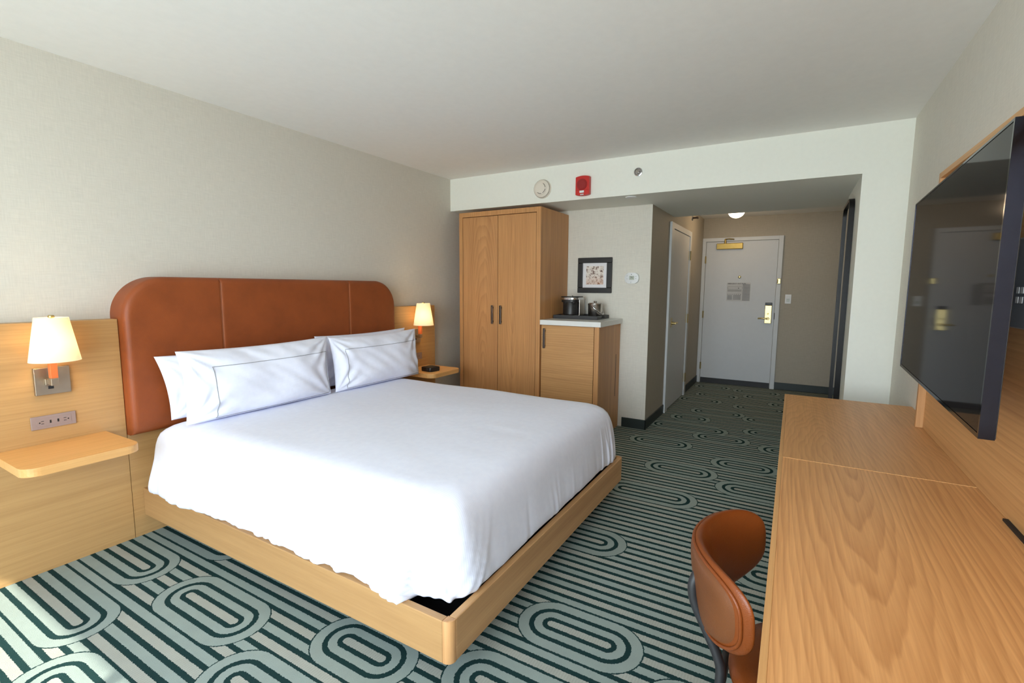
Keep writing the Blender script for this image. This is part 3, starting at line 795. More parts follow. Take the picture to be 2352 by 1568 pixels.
lathe(bm, (ix - 0.070, iy, cz + 0.115), [(0.012, 0), (0.011, 0.006), (0, 0.006)], '-x', 14); lathe(bm, (ix + 0.070, iy, cz + 0.115), [(0.012, 0), (0.011, 0.006), (0, 0.006)], 'x', 14)
mesh_obj('handle', bm, M['chrome'], ib, True)

# ------------------------------------------------------------------ bedside panels, shelves, sconces
YP = -0.0898
XC = -1.961
def bedside(side):
    s = -1 if side == 'window' else 1
    def X(d): return XC + s * d
    where = 'window side of the bed' if s < 0 else 'wardrobe side of the bed'
    near = 'brightly lit at the left edge' if s < 0 else 'half hidden behind the pillows by the wardrobe'
    bp_ = thing('nightstand', ('oak nightstand with rounded floating shelf left of the headboard' if s < 0 else 'oak nightstand with floating shelf right of the headboard'), 'nightstand', (X(1.28), YP, 0), 'oak nightstands')
    xa, xb = sorted((X(0.9805), X(1.578)))
    mesh_obj('back_panel', bx(xa, xb, YP, -0.001, 0.0, 1.1947, bev=0.0015), M['oak_x'], bp_)
    sa, sb = sorted((X(1.068), X(1.482)))
    bm = bmesh.new(); prism(bm, rrect(sa, sb, -0.478, YP - 0.0005, 0.055, 8, (0, 0, 1, 1)), 'z', 0.586, 0.623, bev=0.003)
    mesh_obj('shelf', bm, M['oak_shelf'], bp_)
    # sconce
    lx = X(1.272)
    ly = -0.212; sy = -0.170
    lp = thing('wall_sconce', ('lit white-shaded wall sconce left of the bed above the empty shelf' if s < 0 else 'lit white-shaded wall sconce right of the bed above the alarm clock'), 'lamp', (lx, YP, 0.855), 'bedside sconces')
    pa, pb = lx - 0.051, lx + 0.077
    if s > 0: pa, pb = lx - 0.060, lx + 0.074
    bpz = mesh_obj('back_plate', bx(pa, pb, YP - 0.020, YP - 0.0005, 0.855, 0.984, bev=0.002), M['nickel'], lp)
    mesh_obj('rocker_switch', bx(lx - 0.006, lx + 0.014, YP - 0.023, YP - 0.020, 0.882, 0.896, bev=0.001), M['black'], bpz, label='small black rocker switch')
    bm = bmesh.new(); box(bm, lx - 0.018, lx + 0.018, YP - 0.034, YP - 0.020, 0.902, 0.932, bev=0.002)
    box(bm, lx - 0.012, lx + 0.012, sy - 0.012, YP - 0.03, 0.908, 0.930, bev=0.002); box(bm, lx - 0.0145, lx + 0.0145, sy - 0.0145, sy + 0.0145, 0.906, 0.940, bev=0.002)
    mesh_obj('arm', bm, M['nickel'], lp)
    mesh_obj('bulb_holder', bx(lx - 0.010, lx + 0.010, ly - 0.010, sy + 0.010, 1.040, 1.056, bev=0.002), M['nickel'], lp)
    mesh_obj('stem', bx(lx - 0.0135, lx + 0.0135, sy - 0.0135, sy + 0.0135, 0.940, 1.06, bev=0.002), M['orange_stem'], lp, label='orange square stem')
    bm = bmesh.new()
    lathe(bm, (lx, ly, 1.024), [(0.091, 0), (0.0595, 0.198), (0.0585, 0.198), (0.0900, 0)], 'z', 48, cap=False)
    mesh_obj('lamp_shade', bm, M['shade'], lp, 'auto')
    bm = bmesh.new()
    for k in range(3):
        a = 2 * PI * k / 3 + 0.3
        tube(bm, [(lx, ly, 1.214), (lx + 0.060 * math.cos(a), ly + 0.060 * math.sin(a), 1.214)], 0.0015, 6)
    lathe(bm, (lx, ly, 1.205), [(0.004, 0), (0.004, 0.014), (0.012, 0.018), (0.012, 0.024), (0.009, 0.028), (0, 0.028)], 'z', 16)
    mesh_obj('finial', bm, M['brass'], lp)
    mesh_obj('bulb', lathe_bm((lx, ly, 1.05), [(0.012, 0), (0.013, 0.02), (0.026, 0.05), (0.028, 0.068), (0.020, 0.088), (0, 0.096)], 'z', 20), M['bulb'], lp, True)
    L_ = bpy.data.lights.new('bulb_glow', 'POINT'); L_.energy = LAMP; L_.color = (1, 0.74, 0.44); L_.shadow_soft_size = 0.03
    lo = bpy.data.objects.new('bulb_glow', L_); C.objects.link(lo); lo.parent = lp; lo.location = (0, ly - YP, 1.118 - 0.855)
    # power strip
    oa, ob = (-3.308, -3.145) if s < 0 else (2 * XC + 3.145 - 0.013, 2 * XC + 3.308 + 0.03)
    ps = thing('bedside_power_outlet', ('mauve bedside outlet strip below the left sconce' if s < 0 else 'mauve bedside outlet strip below the right sconce'), 'outlet', ((oa + ob) / 2, YP, 0.694), 'bedside outlets')
    mesh_obj('plate', bx(oa, ob, YP - 0.008, YP - 0.0008, 0.694, 0.756, bev=0.002), M['mauve_plastic'], ps)
    fc = mesh_obj('face', bx(oa + 0.018, ob - 0.018, YP - 0.0095, YP - 0.008, 0.706, 0.744, bev=0.0005), M['mauve_plastic'], ps)
    zc = 0.725
    w_ = ob - oa
    for f_, sg_ in ((0.25, -1), (0.75, 1)):
        cx_ = oa + w_ * f_
        bm = bmesh.new()
        for dz_ in (-0.006, 0.006): box(bm, cx_ - 0.006, cx_ + 0.004, YP - 0.0102, YP - 0.0094, zc + dz_ - 0.0012, zc + dz_ + 0.0012)
        lathe(bm, (cx_ + sg_ * 0.011, YP - 0.0094, zc), [(0.003, 0), (0.003, 0.001), (0, 0.001)], '-y', 10)
        mesh_obj('socket', bm, M['dark_slot'], ps)
    for f_ in (0.42, 0.59):
        cx_ = oa + w_ * f_
        mesh_obj('usb_port', bx(cx_ - 0.003, cx_ + 0.003, YP - 0.0102, YP - 0.0094, zc - 0.007, zc + 0.007), M['dark_slot'], ps)
bedside('window'); bedside('wardrobe')

ck = thing('alarm_clock', 'small black square alarm clock on the right bedside shelf', 'clock', (-0.74, -0.33, 0.6235))
rz = Matrix.Rotation(math.radians(-8), 3, 'Z')
bm = bmesh.new(); prism(bm, rrect(-0.802, -0.678, -0.392, -0.268, 0.018), 'z', 0.6235, 0.660, bev=0.005)
bmesh.ops.rotate(bm, verts=bm.verts[:], cent=(-0.74, -0.33, 0.64), matrix=rz)
mesh_obj('body', bm, M['black'], ck, 'auto')
bm = lathe_bm((-0.80, -0.34, 0.642), [(0.011, 0), (0.011, 0.006), (0.008, 0.008), (0, 0.008)], '-x', 16)
mesh_obj('dial', bm, M['soft_black'], ck, 'auto')
bm = bx(-0.786, -0.694, -0.376, -0.284, 0.660, 0.6625, bev=0.001); bmesh.ops.rotate(bm, verts=bm.verts[:], cent=(-0.74, -0.33, 0.64), matrix=rz)
mesh_obj('top_pad', bm, M['soft_black'], ck)

# ------------------------------------------------------------------ headboard
hb = thing('headboard', 'cognac leather headboard with rounded top corners behind the pillows', 'headboard', (XC, -0.09, 0))
HX0, HX1, HZ0, HZ1, HR, HT = XC - 0.978, XC + 0.978, 0.578, 1.416, 0.21, 0.158
def hb_sdf(x, z):
    # signed distance inside the outline (rounded top corners)
    cx_ = (HX0 + HX1) / 2; hw = (HX1 - HX0) / 2
    dx = abs(x - cx_); dzt = HZ1 - z; dzb = z - HZ0
    d = min(hw - dx, dzt, dzb + 0.0)
    ex = dx - (hw - HR); ez = z - (HZ1 - HR)
    if ex > 0 and ez > 0: d = min(HR - math.hypot(ex, ez), dzb)
    return max(0, d)
def hb_front(x, z, seams):
    r = 0.034; d = hb_sdf(x, z)
    y = HT - r + (math.sqrt(max(0, r * r - (r - d) ** 2)) if d < r else r)
    for sx_ in seams:
        e = abs(x - sx_)
        if e < 0.012: y -= 0.006 * (1 - e / 0.012) ** 1.5
    return -y
SEAMS = (XC - 0.482, XC + 0.482)
def hb_panel(xa, xb):
    bm = bmesh.new()
    xs = set()
    for i in range(41): xs.add(round(xa + (xb - xa) * i / 40, 5))
    for base, sg_ in ((HX0, 1), (HX1, -1)):
        for i in range(26):
            for e in (0.25 * (i / 25) ** 2.0,):
                v_ = base + sg_ * e
                if xa - 1e-6 <= v_ <= xb + 1e-6: xs.add(round(v_, 5))
    for sx_ in SEAMS:
        for e in (-0.012, -0.008, -0.005, -0.003, 0, 0.003, 0.005, 0.008, 0.012):
            if xa - 1e-6 <= sx_ + e <= xb + 1e-6: xs.add(round(sx_ + e, 5))
    xs = sorted(xs)
    cols = []
    cx_ = XC; hw = (HX1 - HX0) / 2
    for x in xs:
        ex = abs(x - cx_) - (hw - HR)
        top = HZ1 if ex <= 0 else HZ1 - HR + math.sqrt(max(0, HR * HR - ex * ex))
        L_ = top - HZ0
        ts = [0, 0.004, 0.01, 0.018, 0.026, 0.034]
        zs = [HZ0 + t for t in ts] + [HZ0 + 0.034 + (L_ - 0.068) * k / 22 for k in range(1, 22)] + [top - t for t in reversed(ts)]
        fr_ = [bm.verts.new((x, hb_front(x, z, SEAMS), z)) for z in zs]
        cols.append(([bm.verts.new((x, -0.001, HZ0))] + fr_ + [bm.verts.new((x, -0.001, top))]))
    for a, b_ in zip(cols, cols[1:]):
        for i in range(len(a) - 1): bm.faces.new((a[i], a[i + 1], b_[i + 1], b_[i]))
    for c_ in (cols[0], cols[-1]):
        bm.faces.new(c_)
    for a, b_ in zip(cols, cols[1:]): bm.faces.new((a[0], b_[0], b_[-1], a[-1]))
    bmesh.ops.remove_doubles(bm, verts=bm.verts[:], dist=1e-5)
    return bm
for xa, xb in ((HX0, SEAMS[0]), (SEAMS[0], SEAMS[1]), (SEAMS[1], HX1)):
    pn = mesh_obj('leather_panel', hb_panel(xa, xb), M['leather'], hb, 'auto')
    for sx_ in (xa, xb):
        if sx_ in SEAMS and sx_ == xb:
            bm = bmesh.new(); box(bm, sx_ - 0.0045, sx_ - 0.0035, -HT + 0.0022, -HT + 0.0036, HZ0 + 0.03, HZ1 - 0.03)
            box(bm, sx_ + 0.0035, sx_ + 0.0045, -HT + 0.0022, -HT + 0.0036, HZ0 + 0.03, HZ1 - 0.03)
            mesh_obj('seam_stitching', bm, M['stitch'], pn)
mesh_obj('lower_panel', bx(HX0 - 0.0005, HX1 + 0.0005, YP + 0.002, -0.001, 0.0, HZ0 - 0.001), M['oak_x'], hb, label='oak panel below the leather')

# ------------------------------------------------------------------ bed frame
bxl, bxr, byf, byh, zt, zb = -2.890, -1.032, -2.200, YP - 0.001, 0.265, 0.112
bd = thing('bed_frame', 'low oak platform bed frame with rounded foot corners', 'bed', (XC, -1.15, 0))
def rail(x0, x1, y0, y1, mat): return mesh_obj('rail', bx(x0, x1, y0, y1, zb, zt, bev=0.003), M[mat], bd)
PW = 0.034
rail(bxl, bxl + 0.03, byf + PW, byh, 'oak_bed_y'); rail(bxr - 0.03, bxr, byf + PW, byh, 'oak_bed_y')
rail(bxl + PW, bxr - PW, byf, byf + 0.03, 'oak_bed_x')
for cx0, k in ((bxl, 2), (bxr - PW, 3)):
    cr = [0, 0, 0, 0]; cr[k] = 1
    bm = bmesh.new(); prism(bm, rrect(cx0 + 0.0007, cx0 + PW - 0.0007, byf + 0.0002, byf + PW - 0.0007, 0.028, 8, cr), 'z', zb, zt, bev=0.001)
    mesh_obj('corner_post', bm, M['oak_post'], bd, 'auto')
mesh_obj('platform', bx(bxl + 0.031, bxr - 0.031, byf + 0.031, byh - 0.002, 0.15, 0.205), M['platform'], bd, label='black cloth platform inside the rails')
mesh_obj('plinth', bx(bxl + 0.34, bxr - 0.34, byf + 0.40, byh - 0.02, 0.001, 0.15), M['platform'], bd)

# ------------------------------------------------------------------ duvet
def duvet():
    bm = bmesh.new()
    x0, x1, y0, y1 = -2.842, -1.074, -2.140, -0.168
    # perimeter starting at head-left, going down the left side, along the foot, up the right side, along head
    per = []
    def add_line(a, b_, n_, nrm):
        for i in range(n_):
            t = i / n_
            per.append((a[0] + (b_[0] - a[0]) * t, a[1] + (b_[1] - a[1]) * t, nrm[0], nrm[1]))
    def add_arc(cx_, cy_, a0, a1, n_, R):
        for i in range(n_):
            a = math.radians(a0 + (a1 - a0) * i / n_)
            per.append((cx_ + R * math.cos(a), cy_ + R * math.sin(a), math.cos(a), math.sin(a)))
    ra, rb, rh = 0.135, 0.115, 0.045
    add_line((x0, y1 - rh), (x0, y0 + ra), 230, (-1, 0))
    add_arc(x0 + ra, y0 + ra, 180, 270, 40, ra)
    add_line((x0 + ra, y0), (x1 - rb, y0), 200, (0, -1))
    add_arc(x1 - rb, y0 + rb, 270, 360, 40, rb)
    add_line((x1, y0 + rb), (x1, y1 - rh), 120, (1, 0))
    add_arc(x1 - rh, y1 - rh, 0, 90, 12, rh)
    add_line((x1 - rh, y1), (x0 + rh, y1), 60, (0, 1))
    add_arc(x0 + rh, y1 - rh, 90, 180, 12, rh)
    hwx, hwy = (x1 - x0) / 2, (y1 - y0) / 2
    mx_, my_ = (x0 + x1) / 2, (y0 + y1) / 2
    def inset(px, py, o):
        return mx_ + (px - mx_) * (1 + o / hwx), my_ + (py - my_) * (1 + o / hwy)
    n_ = len(per)
    Z = 0.632
    prof = [(-0.119, 0.0), (-0.095, -0.004), (-0.070, -0.010), (-0.045, -0.020), (-0.022, -0.036), (-0.004, -0.058), (0.009, -0.085), (0.018, -0.115), (0.024, -0.15), (0.028, -0.18),
            (0.032, -0.21), (0.036, -0.24), (0.040, -0.268), (0.043, -0.295), (0.045, -0.318), (0.045, -0.335), (0.042, -0.348), (0.034, -0.358), (0.015, -0.366), (-0.02, -0.372)]
    tuck = [(-0.08, -0.376), (-0.11, -0.378)]
    rng = random.Random(5)
    folds = []   # arc position, sigma, amplitude, slant, start depth
    for i in range(60): folds.append((rng.uniform(0.0, 1.80), rng.uniform(0.008, 0.022), rng.uniform(-0.006, 0.009), rng.uniform(-0.25, 0.25), rng.uniform(0.2, 0.65)))
    for i in range(9): folds.append((rng.uniform(0.02, 0.40), rng.uniform(0.010, 0.02), rng.uniform(0.002, 0.007), rng.uniform(0.5, 1.2), rng.uniform(0.15, 0.4)))
    for i in range(22): folds.append((rng.uniform(1.95, 3.2), rng.uniform(0.012, 0.03), rng.uniform(-0.002, 0.003), rng.uniform(-0.2, 0.2), rng.uniform(0.3, 0.7)))
    for i in range(15): folds.append((3.36 + 0.026 * i + rng.uniform(-0.006, 0.006), rng.uniform(0.006, 0.011), rng.uniform(0.004, 0.011), rng.uniform(-0.1, 0.25), rng.uniform(0.1, 0.4)))
    for i in range(7): folds.append((1.93 + 0.045 * i, 0.014, rng.uniform(0.004, 0.008), -0.55, 0.2))
    for i in range(16): folds.append((0.5 + 0.085 * i + rng.uniform(-0.02, 0.02), rng.uniform(0.010, 0.018), rng.uniform(0.006, 0.012), rng.uniform(0.2, 0.7), rng.uniform(0.40, 0.6)))
    arc = [0.0]
    for i in range(1, n_):
        arc.append(arc[-1] + math.hypot(per[i][0] - per[i - 1][0], per[i][1] - per[i - 1][1]))
    total = arc[-1]
    sL = 230; s_corner = arc[sL + 26]
    hem = [noise.noise(Vector((a * 3.1, 1.7, 0))) * 0.010 + noise.noise(Vector((a * 11, 5.1, 0))) * 0.004 for a in arc]
    def ring(j, o_, dz_):
        row = []
        f = min(1, max(0, (-dz_ - 0.02) / 0.33))
        for i in range(n_):
            px, py, nx, ny = per[i]; a = arc[i]
            o = o_; z = Z + dz_
            d = 0
            for (p_, sg_, am, sl, st) in folds:
                e = (a - p_ - sl * (-dz_)) / sg_
                if abs(e) < 3: d += am * math.exp(-e * e) * sstep(st, st + 0.45, f)
            # flap of the left side lapping round the foot corner
            flap = sstep(0.12, 0.55, f)
            edge = arc[sL] + (0.045 - 0.06 * f)
            if i < sL + 80:
                k = sstep(edge - 0.16, edge - 0.03, a) * (1 - sstep(edge - 0.002, edge + 0.006, a))
                d += 0.024 * flap * k
                d -= 0.012 * flap * sstep(edge, edge + 0.01, a) * (1 - sstep(edge + 0.05, edge + 0.2, a))
                d -= 0.040 * sstep(0.55, 1.0, f) * sstep(edge, edge + 0.012, a) * (1 - sstep(edge + 0.06, edge + 0.26, a))
            # bulge over the rail at the head end of the left side
            headb = 1 - sstep(0.25, 0.62, a) if i < sL else 0
            d += 0.022 * headb * sstep(0.2, 0.9, f)
            if z + hem[i] * f * f < 0.268 and headb < 0.3: o = min(o, 0.024); d = min(d, 0.004)
            # foot corners pull in a little
            if dz_ < -0.02: d += 0.008 * noise.noise(Vector((px * 2.2, py * 2.2, dz_ * 5))) * f
            hz = hem[i] * f * f + (-0.012 * headb * f)
            if arc[sL + 40] < a < arc[sL + 240]: hz += 0.006 * f
            # keep inside the rails where tucked
            qx, qy = inset(px, py, min(0, o)); k_ = max(0, o) + d * (0.25 if ny > 0.5 else 1)
            if ny > 0.5: k_ *= 0.05
            row.append(bm.verts.new((qx + nx * k_, qy + ny * k_, max(0.232, z + hz) + (0 if dz_ < -0.05 else 0.006 * noise.noise(Vector((px * 2, py * 2, 0)))))))
        return row
    rows = []
    cx_, cy_ = (x0 + x1) / 2, (y0 + y1) / 2
    hx = (x1 - x0) / 2 - 0.135; hy = (y1 - y0) / 2 - 0.135
    spine = 0.55
    # top rings shrink towards a centre line
    tops = []
    for k in range(18):
        s = 1 - (k + 1) / 18.0
        row = []
        for i in range(n_):
            px, py, nx, ny = per[i]
            bx_, by_ = inset(px, py, -0.119)
            X_, Y_ = cx_ + (bx_ - cx_) * s, cy_ + (by_ - cy_) * s
            e = 1 - s
            z = Z + 0.008 * (1 - s ** 3) + 0.006 * noise.noise(Vector((X_ * 2, Y_ * 2, 0))) + 0.0018 * noise.noise(Vector((X_ * 9, Y_ * 5, 3)))
            if k == 17: z = Z + 0.008
            row.append(bm.verts.new((X_, Y_, z)))
        tops.append(row)
    rows = [ring(j, o_, dz_) for j, (o_, dz_) in enumerate(prof + tuck)]
    allr = list(reversed(tops)) + rows
    for a, b_ in zip(allr, allr[1:]):
        for i in range(n_):
            j = (i + 1) % n_
            try: bm.faces.new((a[i], b_[i], b_[j], a[j]))
            except ValueError: pass
    bmesh.ops.remove_doubles(bm, verts=tops[-1], dist=0.01)
    bm.faces.new(rows[-1])
    return bm
single('duvet', duvet(), M['linen'], 'white duvet spread over the platform bed and tucked inside its rails', 'duvet', smooth=True)

# ------------------------------------------------------------------ pillows
def pillow_pt(s, t, w_, h_, th_, sd, front):
    """s,t in [-1,1]; local x width, z height, y thickness (front = -y)"""
    es, et = abs(s), abs(t)
    pin = 1 - 0.055 * (1 - es ** 2) ** 0.0 * 0
    x = s * w_ / 2 * (1 - 0.045 * (1 - et ** 2))
    z = t * h_ / 2 * (1 - (0.070 if t > 0 else 0.0) * (1 - es ** 2))
    ke = 2.4 if t > 0 else 5.0
    prof = max(0, (1 - es ** 3.0)) ** 0.6 * max(0, (1 - et ** ke)) ** 0.6
    rim = min(1, (1 - max(es, et)) * 9)
    y = th_ / 2 * prof
    nz = noise.noise(Vector((s * 1.6 + sd, t * 1.4, sd * 2.1))) * 0.016 + noise.noise(Vector((s * 6 + t * 3.6 + sd, t * 1.2 - s * 0.4, sd))) * 0.007
    # puckers radiating from corners
    for cs, ct in ((-1, -1), (-1, 1), (1, -1), (1, 1)):
        dx, dz_ = s - cs, (t - ct) * h_ / w_
        r_ = math.hypot(dx, dz_) + 1e-4; ang = math.atan2(dz_, dx)
        nz += 0.009 * math.sin(ang * 13 + sd * 3 + cs) * math.exp(-((r_ - 0.28) / 0.20) ** 2)
    y += nz * rim * min(1.0, th_ / 0.17)
    return x, (-y if front else y), z
def place_pillow(name, label, cx_, yb, yt, w_, h_, th_, rot, sd, border, group, zbase, curl=0.0, taper=0.012):
    nx_, nz_ = 64, 36
    lean = math.atan2(yt - yb, h_)
    mt = Matrix.Translation((cx_, yb, zbase)) @ Matrix.Rotation(math.radians(rot), 4, 'Z') @ Matrix.Rotation(-lean, 4, 'X') @ Matrix.Translation((0, 0, h_ / 2))
    root = thing(name, label, 'pillow', (cx_, yb, zbase), group)
    bm = bmesh.new()
    G = {}
    for fr in (True, False):
        for i in range(nx_ + 1):
            for j in range(nz_ + 1):
                s, t = math.sin(PI / 2 * (2 * i / nx_ - 1)), math.sin(PI / 2 * (2 * j / nz_ - 1))
                s = 0.5 * s + 0.5 * (2 * i / nx_ - 1); t = 0.5 * t + 0.5 * (2 * j / nz_ - 1)
                edge = i in (0, nx_) or j in (0, nz_)
                if edge and not fr: G[(fr, i, j)] = G[(True, i, j)]; continue
                p = Vector(pillow_pt(s, t, w_, h_, th_, sd, fr))
                if edge: p.y = 0
                p.z += curl * s * s * (t + 1); p.x *= 1 - taper * (1 - t)
                G[(fr, i, j)] = bm.verts.new(mt @ p)
        for i in range(nx_):
            for j in range(nz_):
                q4 = (G[(fr, i, j)], G[(fr, i + 1, j)], G[(fr, i + 1, j + 1)], G[(fr, i, j + 1)])
                bm.faces.new(q4 if fr else q4[::-1])
    mesh_obj('pillowcase', bm, M['pillow'], root, True)
    if border:
        s0, s1, t0, t1 = border
        pts = []
        def P_(s, t):
            x, y, z = pillow_pt(s, t, w_, h_, th_, sd, True)
            z += curl * s * s * (t + 1); x *= 1 - taper * (1 - t)
            return mt @ Vector((x, y - 0.0012, z))
        for k in range(40): pts.append(P_(s0 + (s1 - s0) * k / 40, t1))
        for k in range(24): pts.append(P_(s1, t1 + (t0 - t1) * k / 24))
        for k in range(40): pts.append(P_(s1 + (s0 - s1) * k / 40, t0))
        for k in range(24): pts.append(P_(s0, t0 + (t1 - t0) * k / 24))
        bm = bmesh.new(); tube(bm, pts, 0.0020, 6, closed=True)
        mesh_obj('border_stitch', bm, M['grey_line'], root, label='thin grey embroidered border line')
    return root
PG = 'pillows against the headboard'
ZP = 0.641
place_pillow('pillow', 'plain white pillow at the back left against the headboard', -2.385, -0.216, -0.212, 0.915, 0.358, 0.080, 0, 1.3, None, PG, ZP - 0.004, taper=0.065)
place_pillow('pillow', 'plain white pillow at the back right, only its top corner showing', -1.395, -0.216, -0.212, 0.915, 0.378, 0.080, 0, 4.1, None, PG, ZP)
place_pillow('pillow', 'white front pillow with grey border line, nearer the left shelf', -2.335, -0.398, -0.358, 0.945, 0.394, 0.178, 0, 2.2, (-0.72, 0.95, -0.93, 0.50), PG, ZP - 0.004)
place_pillow('pillow', 'white front pillow with grey border line, nearer the alarm clock', -1.410, -0.400, -0.356, 0.884, 0.386, 0.178, 0, 6.3, (-0.82, 0.985, -0.92, 0.52), PG, ZP - 0.004)

# ------------------------------------------------------------------ desk and media panel
HD, YD = 0.730, -3.0985
dkx0, dksp, dkx1 = -3.98, -1.986, -0.697
def desk_top(name, x0, x1, mat, root):
    bm_ = bx(x0, x1, -Wd + 0.002, YD - 0.0148, HD - 0.038, HD); box(bm_, x0, x1, YD - 0.0148, YD - 0.0135, HD - 0.038, HD - 0.0009)
    t_ = mesh_obj('top', bm_, M[mat], root)
    mesh_obj('edge_band', bx(x0, x1, YD - 0.0135, YD, HD - 0.038, HD, bev=0.0015), M['oak_edge'], root)
    return t_
ds = thing('dresser', 'oak unit at the far end of the desk below the television', 'dresser', ((dksp + dkx1) / 2, -3.4, 0))
desk_top('top', dksp + 0.001, dkx1, 'oak_desk_far', ds)
bm = bmesh.new()
box(bm, dksp + 0.001, dksp + 0.03, -Wd + 0.002, YD - 0.025, 0, HD - 0.038); box(bm, dkx1 - 0.03, dkx1, -Wd + 0.002, YD - 0.025, 0, HD - 0.038)
box(bm, dksp + 0.03, dkx1 - 0.03, -Wd + 0.002, -Wd + 0.02, 0, HD - 0.038); box(bm, dksp + 0.03, dkx1 - 0.03, -Wd + 0.02, YD - 0.05, 0.05, 0.07)
mesh_obj('carcass', bm, M['oak_z'], ds)
for i in range(3):
    z0 = 0.08 + i * 0.203
    dw = mesh_obj('drawer', bx(dksp + 0.033, dkx1 - 0.033, YD - 0.05, YD - 0.028, z0, z0 + 0.198, bev=0.0015), M['oak_media'], ds)
    bm = bmesh.new(); box(bm, -1.44, -1.24, YD - 0.022, YD - 0.012, z0 + 0.10, z0 + 0.12, bev=0.003); box(bm, -1.43, -1.415, YD - 0.028, YD - 0.02, z0 + 0.104, z0 + 0.116); box(bm, -1.265, -1.25, YD - 0.028, YD - 0.02, z0 + 0.104, z0 + 0.116)
    mesh_obj('handle', bm, M['bronze'], dw)
dt = thing('desk', 'long oak desk in the right foreground beside the leather chair', 'desk', ((dkx0 + dksp) / 2, -3.4, 0))
desk_top('top', dkx0, dksp, 'oak_desk_near', dt)
mesh_obj('side_panel', bx(dkx0, dkx0 + 0.03, -Wd + 0.002, YD - 0.02, 0, HD - 0.039), M['oak_z'], dt)
mesh_obj('apron', bx(dkx0 + 0.03, dksp, -Wd + 0.002, -Wd + 0.02, 0.35, HD - 0.039), M['oak_media'], dt)
mesh_obj('seam_strip', bx(dksp - 0.0030, dksp + 0.0008, -3.667, YD - 0.014, HD - 0.001, HD + 0.0014), M['oak_edge'], dt)

mp_ = thing('media_panel', 'oak television panel with raised rim on the right wall', 'panel', (-2.4, -Wd, HD + 0.001))
pz0_, pz1_ = HD + 0.001, 1.865
pxa, pxb = -3.9, -1.200
mesh_obj('panel', bx(pxa, pxb, -Wd + 0.001, -3.6675, pz0_, pz1_), M['oak_media'], mp_)
mesh_obj('side_rim', bx(pxb, pxb + 0.026, -Wd + 0.001, -3.640, pz0_, pz1_ + 0.024, bev=0.001), M['oak_post'], mp_)
mesh_obj('top_rim', bx(pxa, pxb, -Wd + 0.001, -3.640, pz1_, pz1_ + 0.024, bev=0.001), M['oak_edge'], mp_)
mesh_obj('cable_slot', bx(-2.62, -2.255, -3.6668, -3.655, pz0_, pz0_ + 0.006), M['dark_slot'], mp_)
ob_ = thing('recessed_outlet_box', 'grey outlet box on the panel behind the television edge', 'outlet', (-2.2, -3.6675, 1.27))
mesh_obj('plate', bx(-2.37, -2.10, -3.6665, -3.655, 1.265, 1.52, bev=0.004), M['grey_box'], ob_)
for cx_ in (-2.17, -2.20):
    for zz in (1.345, 1.372):
        bm = bmesh.new(); box(bm, cx_ - 0.010, cx_ + 0.010, -3.6545, -3.6530, zz - 0.009, zz + 0.009, bev=0.001)
        mesh_obj('socket', bm, M['white_plastic'], ob_)

# ------------------------------------------------------------------ television on a swivel arm, its near end pulled out
ta, tb = Vector((-1.320, -3.545, 0)), Vector((-2.580, -3.500, 0))
ang = math.atan2((ta - tb).y, (ta - tb).x)
tl = (ta - tb).length
tv = thing('television', 'large black flat television angled out from the oak panel', 'television', ((ta.x + tb.x) / 2, -3.53, 1.03))
TM = Matrix.Translation((tb.x, tb.y, 0)) @ Matrix.Rotation(ang, 4, 'Z')
z0, z1 = 1.030, 1.742
def tvp(name, bm, mat, smooth=False, label=None):
    bm.transform(TM); return mesh_obj(name, bm, M[mat], tv, smooth, label)
tvp('screen', bx(0.006, tl - 0.006, -0.003, -0.0005, z0 + 0.012, z1 - 0.006), 'tv')
bm = bmesh.new()
T_ = 0.030
box(bm, 0.0, tl, -T_, -0.003, z0 + 0.002, z1 - 0.002, bev=0.001)
tvp('housing', bm, 'black')
bm = bmesh.new()
box(bm, -0.002, 0.006, -T_ + 0.002, 0.001, z0, z1); box(bm, tl - 0.006, tl + 0.002, -T_ + 0.002, 0.001, z0, z1)
box(bm, 0.006, tl - 0.006, -T_ + 0.002, 0.001, z1 - 0.006, z1); box(bm, 0.006, tl - 0.006, -T_ + 0.002, 0.001, z0, z0 + 0.011)
tvp('bezel', bm, 'dark_chrome', label='polished dark chrome bezel')
bm = bmesh.new(); box(bm, 0.16, tl - 0.16, -0.058, -T_, z0 + 0.05, z1 - 0.18, bev=0.012)
tvp('rear_casing', bm, 'soft_black')
tvp('sensor', bx(tl - 0.40, tl - 0.34, -0.018, -0.008, z0 - 0.008, z0), 'black')
bm = bmesh.new(); box(bm, 0.55, 0.75, -0.075, -0.058, 1.28, 1.50)
bm.transform(TM)
mesh_obj('mount', bm, M['soft_black'], tv)
mesh_obj('mount_arm', bx(-2.02, -1.86, -3.667, -3.605, 1.33, 1.45), M['soft_black'], tv)

# ------------------------------------------------------------------ desk chair
ch = thing('desk_chair', 'cognac leather desk chair with black tube frame tucked under the desk', 'chair', (-2.81, -3.15, 0))
CX = -2.812
def back_mid(s, t):
    """s across [-1,1], t up [-1,1] -> point, outward (rear) normal in plan"""
    a = s * 1.02
    x = CX - 0.252 * math.sin(a)
    y = -2.958 - 0.262 * (1 - math.cos(a)) * 1.02
    nrm = Vector((-math.sin(a), math.cos(a), 0)).normalized()
    es = abs(s)
    z = 0.660 + 0.018 * es * es + (0.104 + 0.006 * es) * t
    return Vector((x, y, z)) + nrm * (0.018 * t * (1 - 0.5 * es)), nrm
def disc(r, ph, n_=3.0):
    c_, s_ = math.cos(ph), math.sin(ph)
    k = (abs(c_) ** n_ + abs(s_) ** n_) ** (-1 / n_)
    return r * c_ * k, r * s_ * k
def thick(r): return math.sqrt(max(0.0, 1 - r ** 3.2))
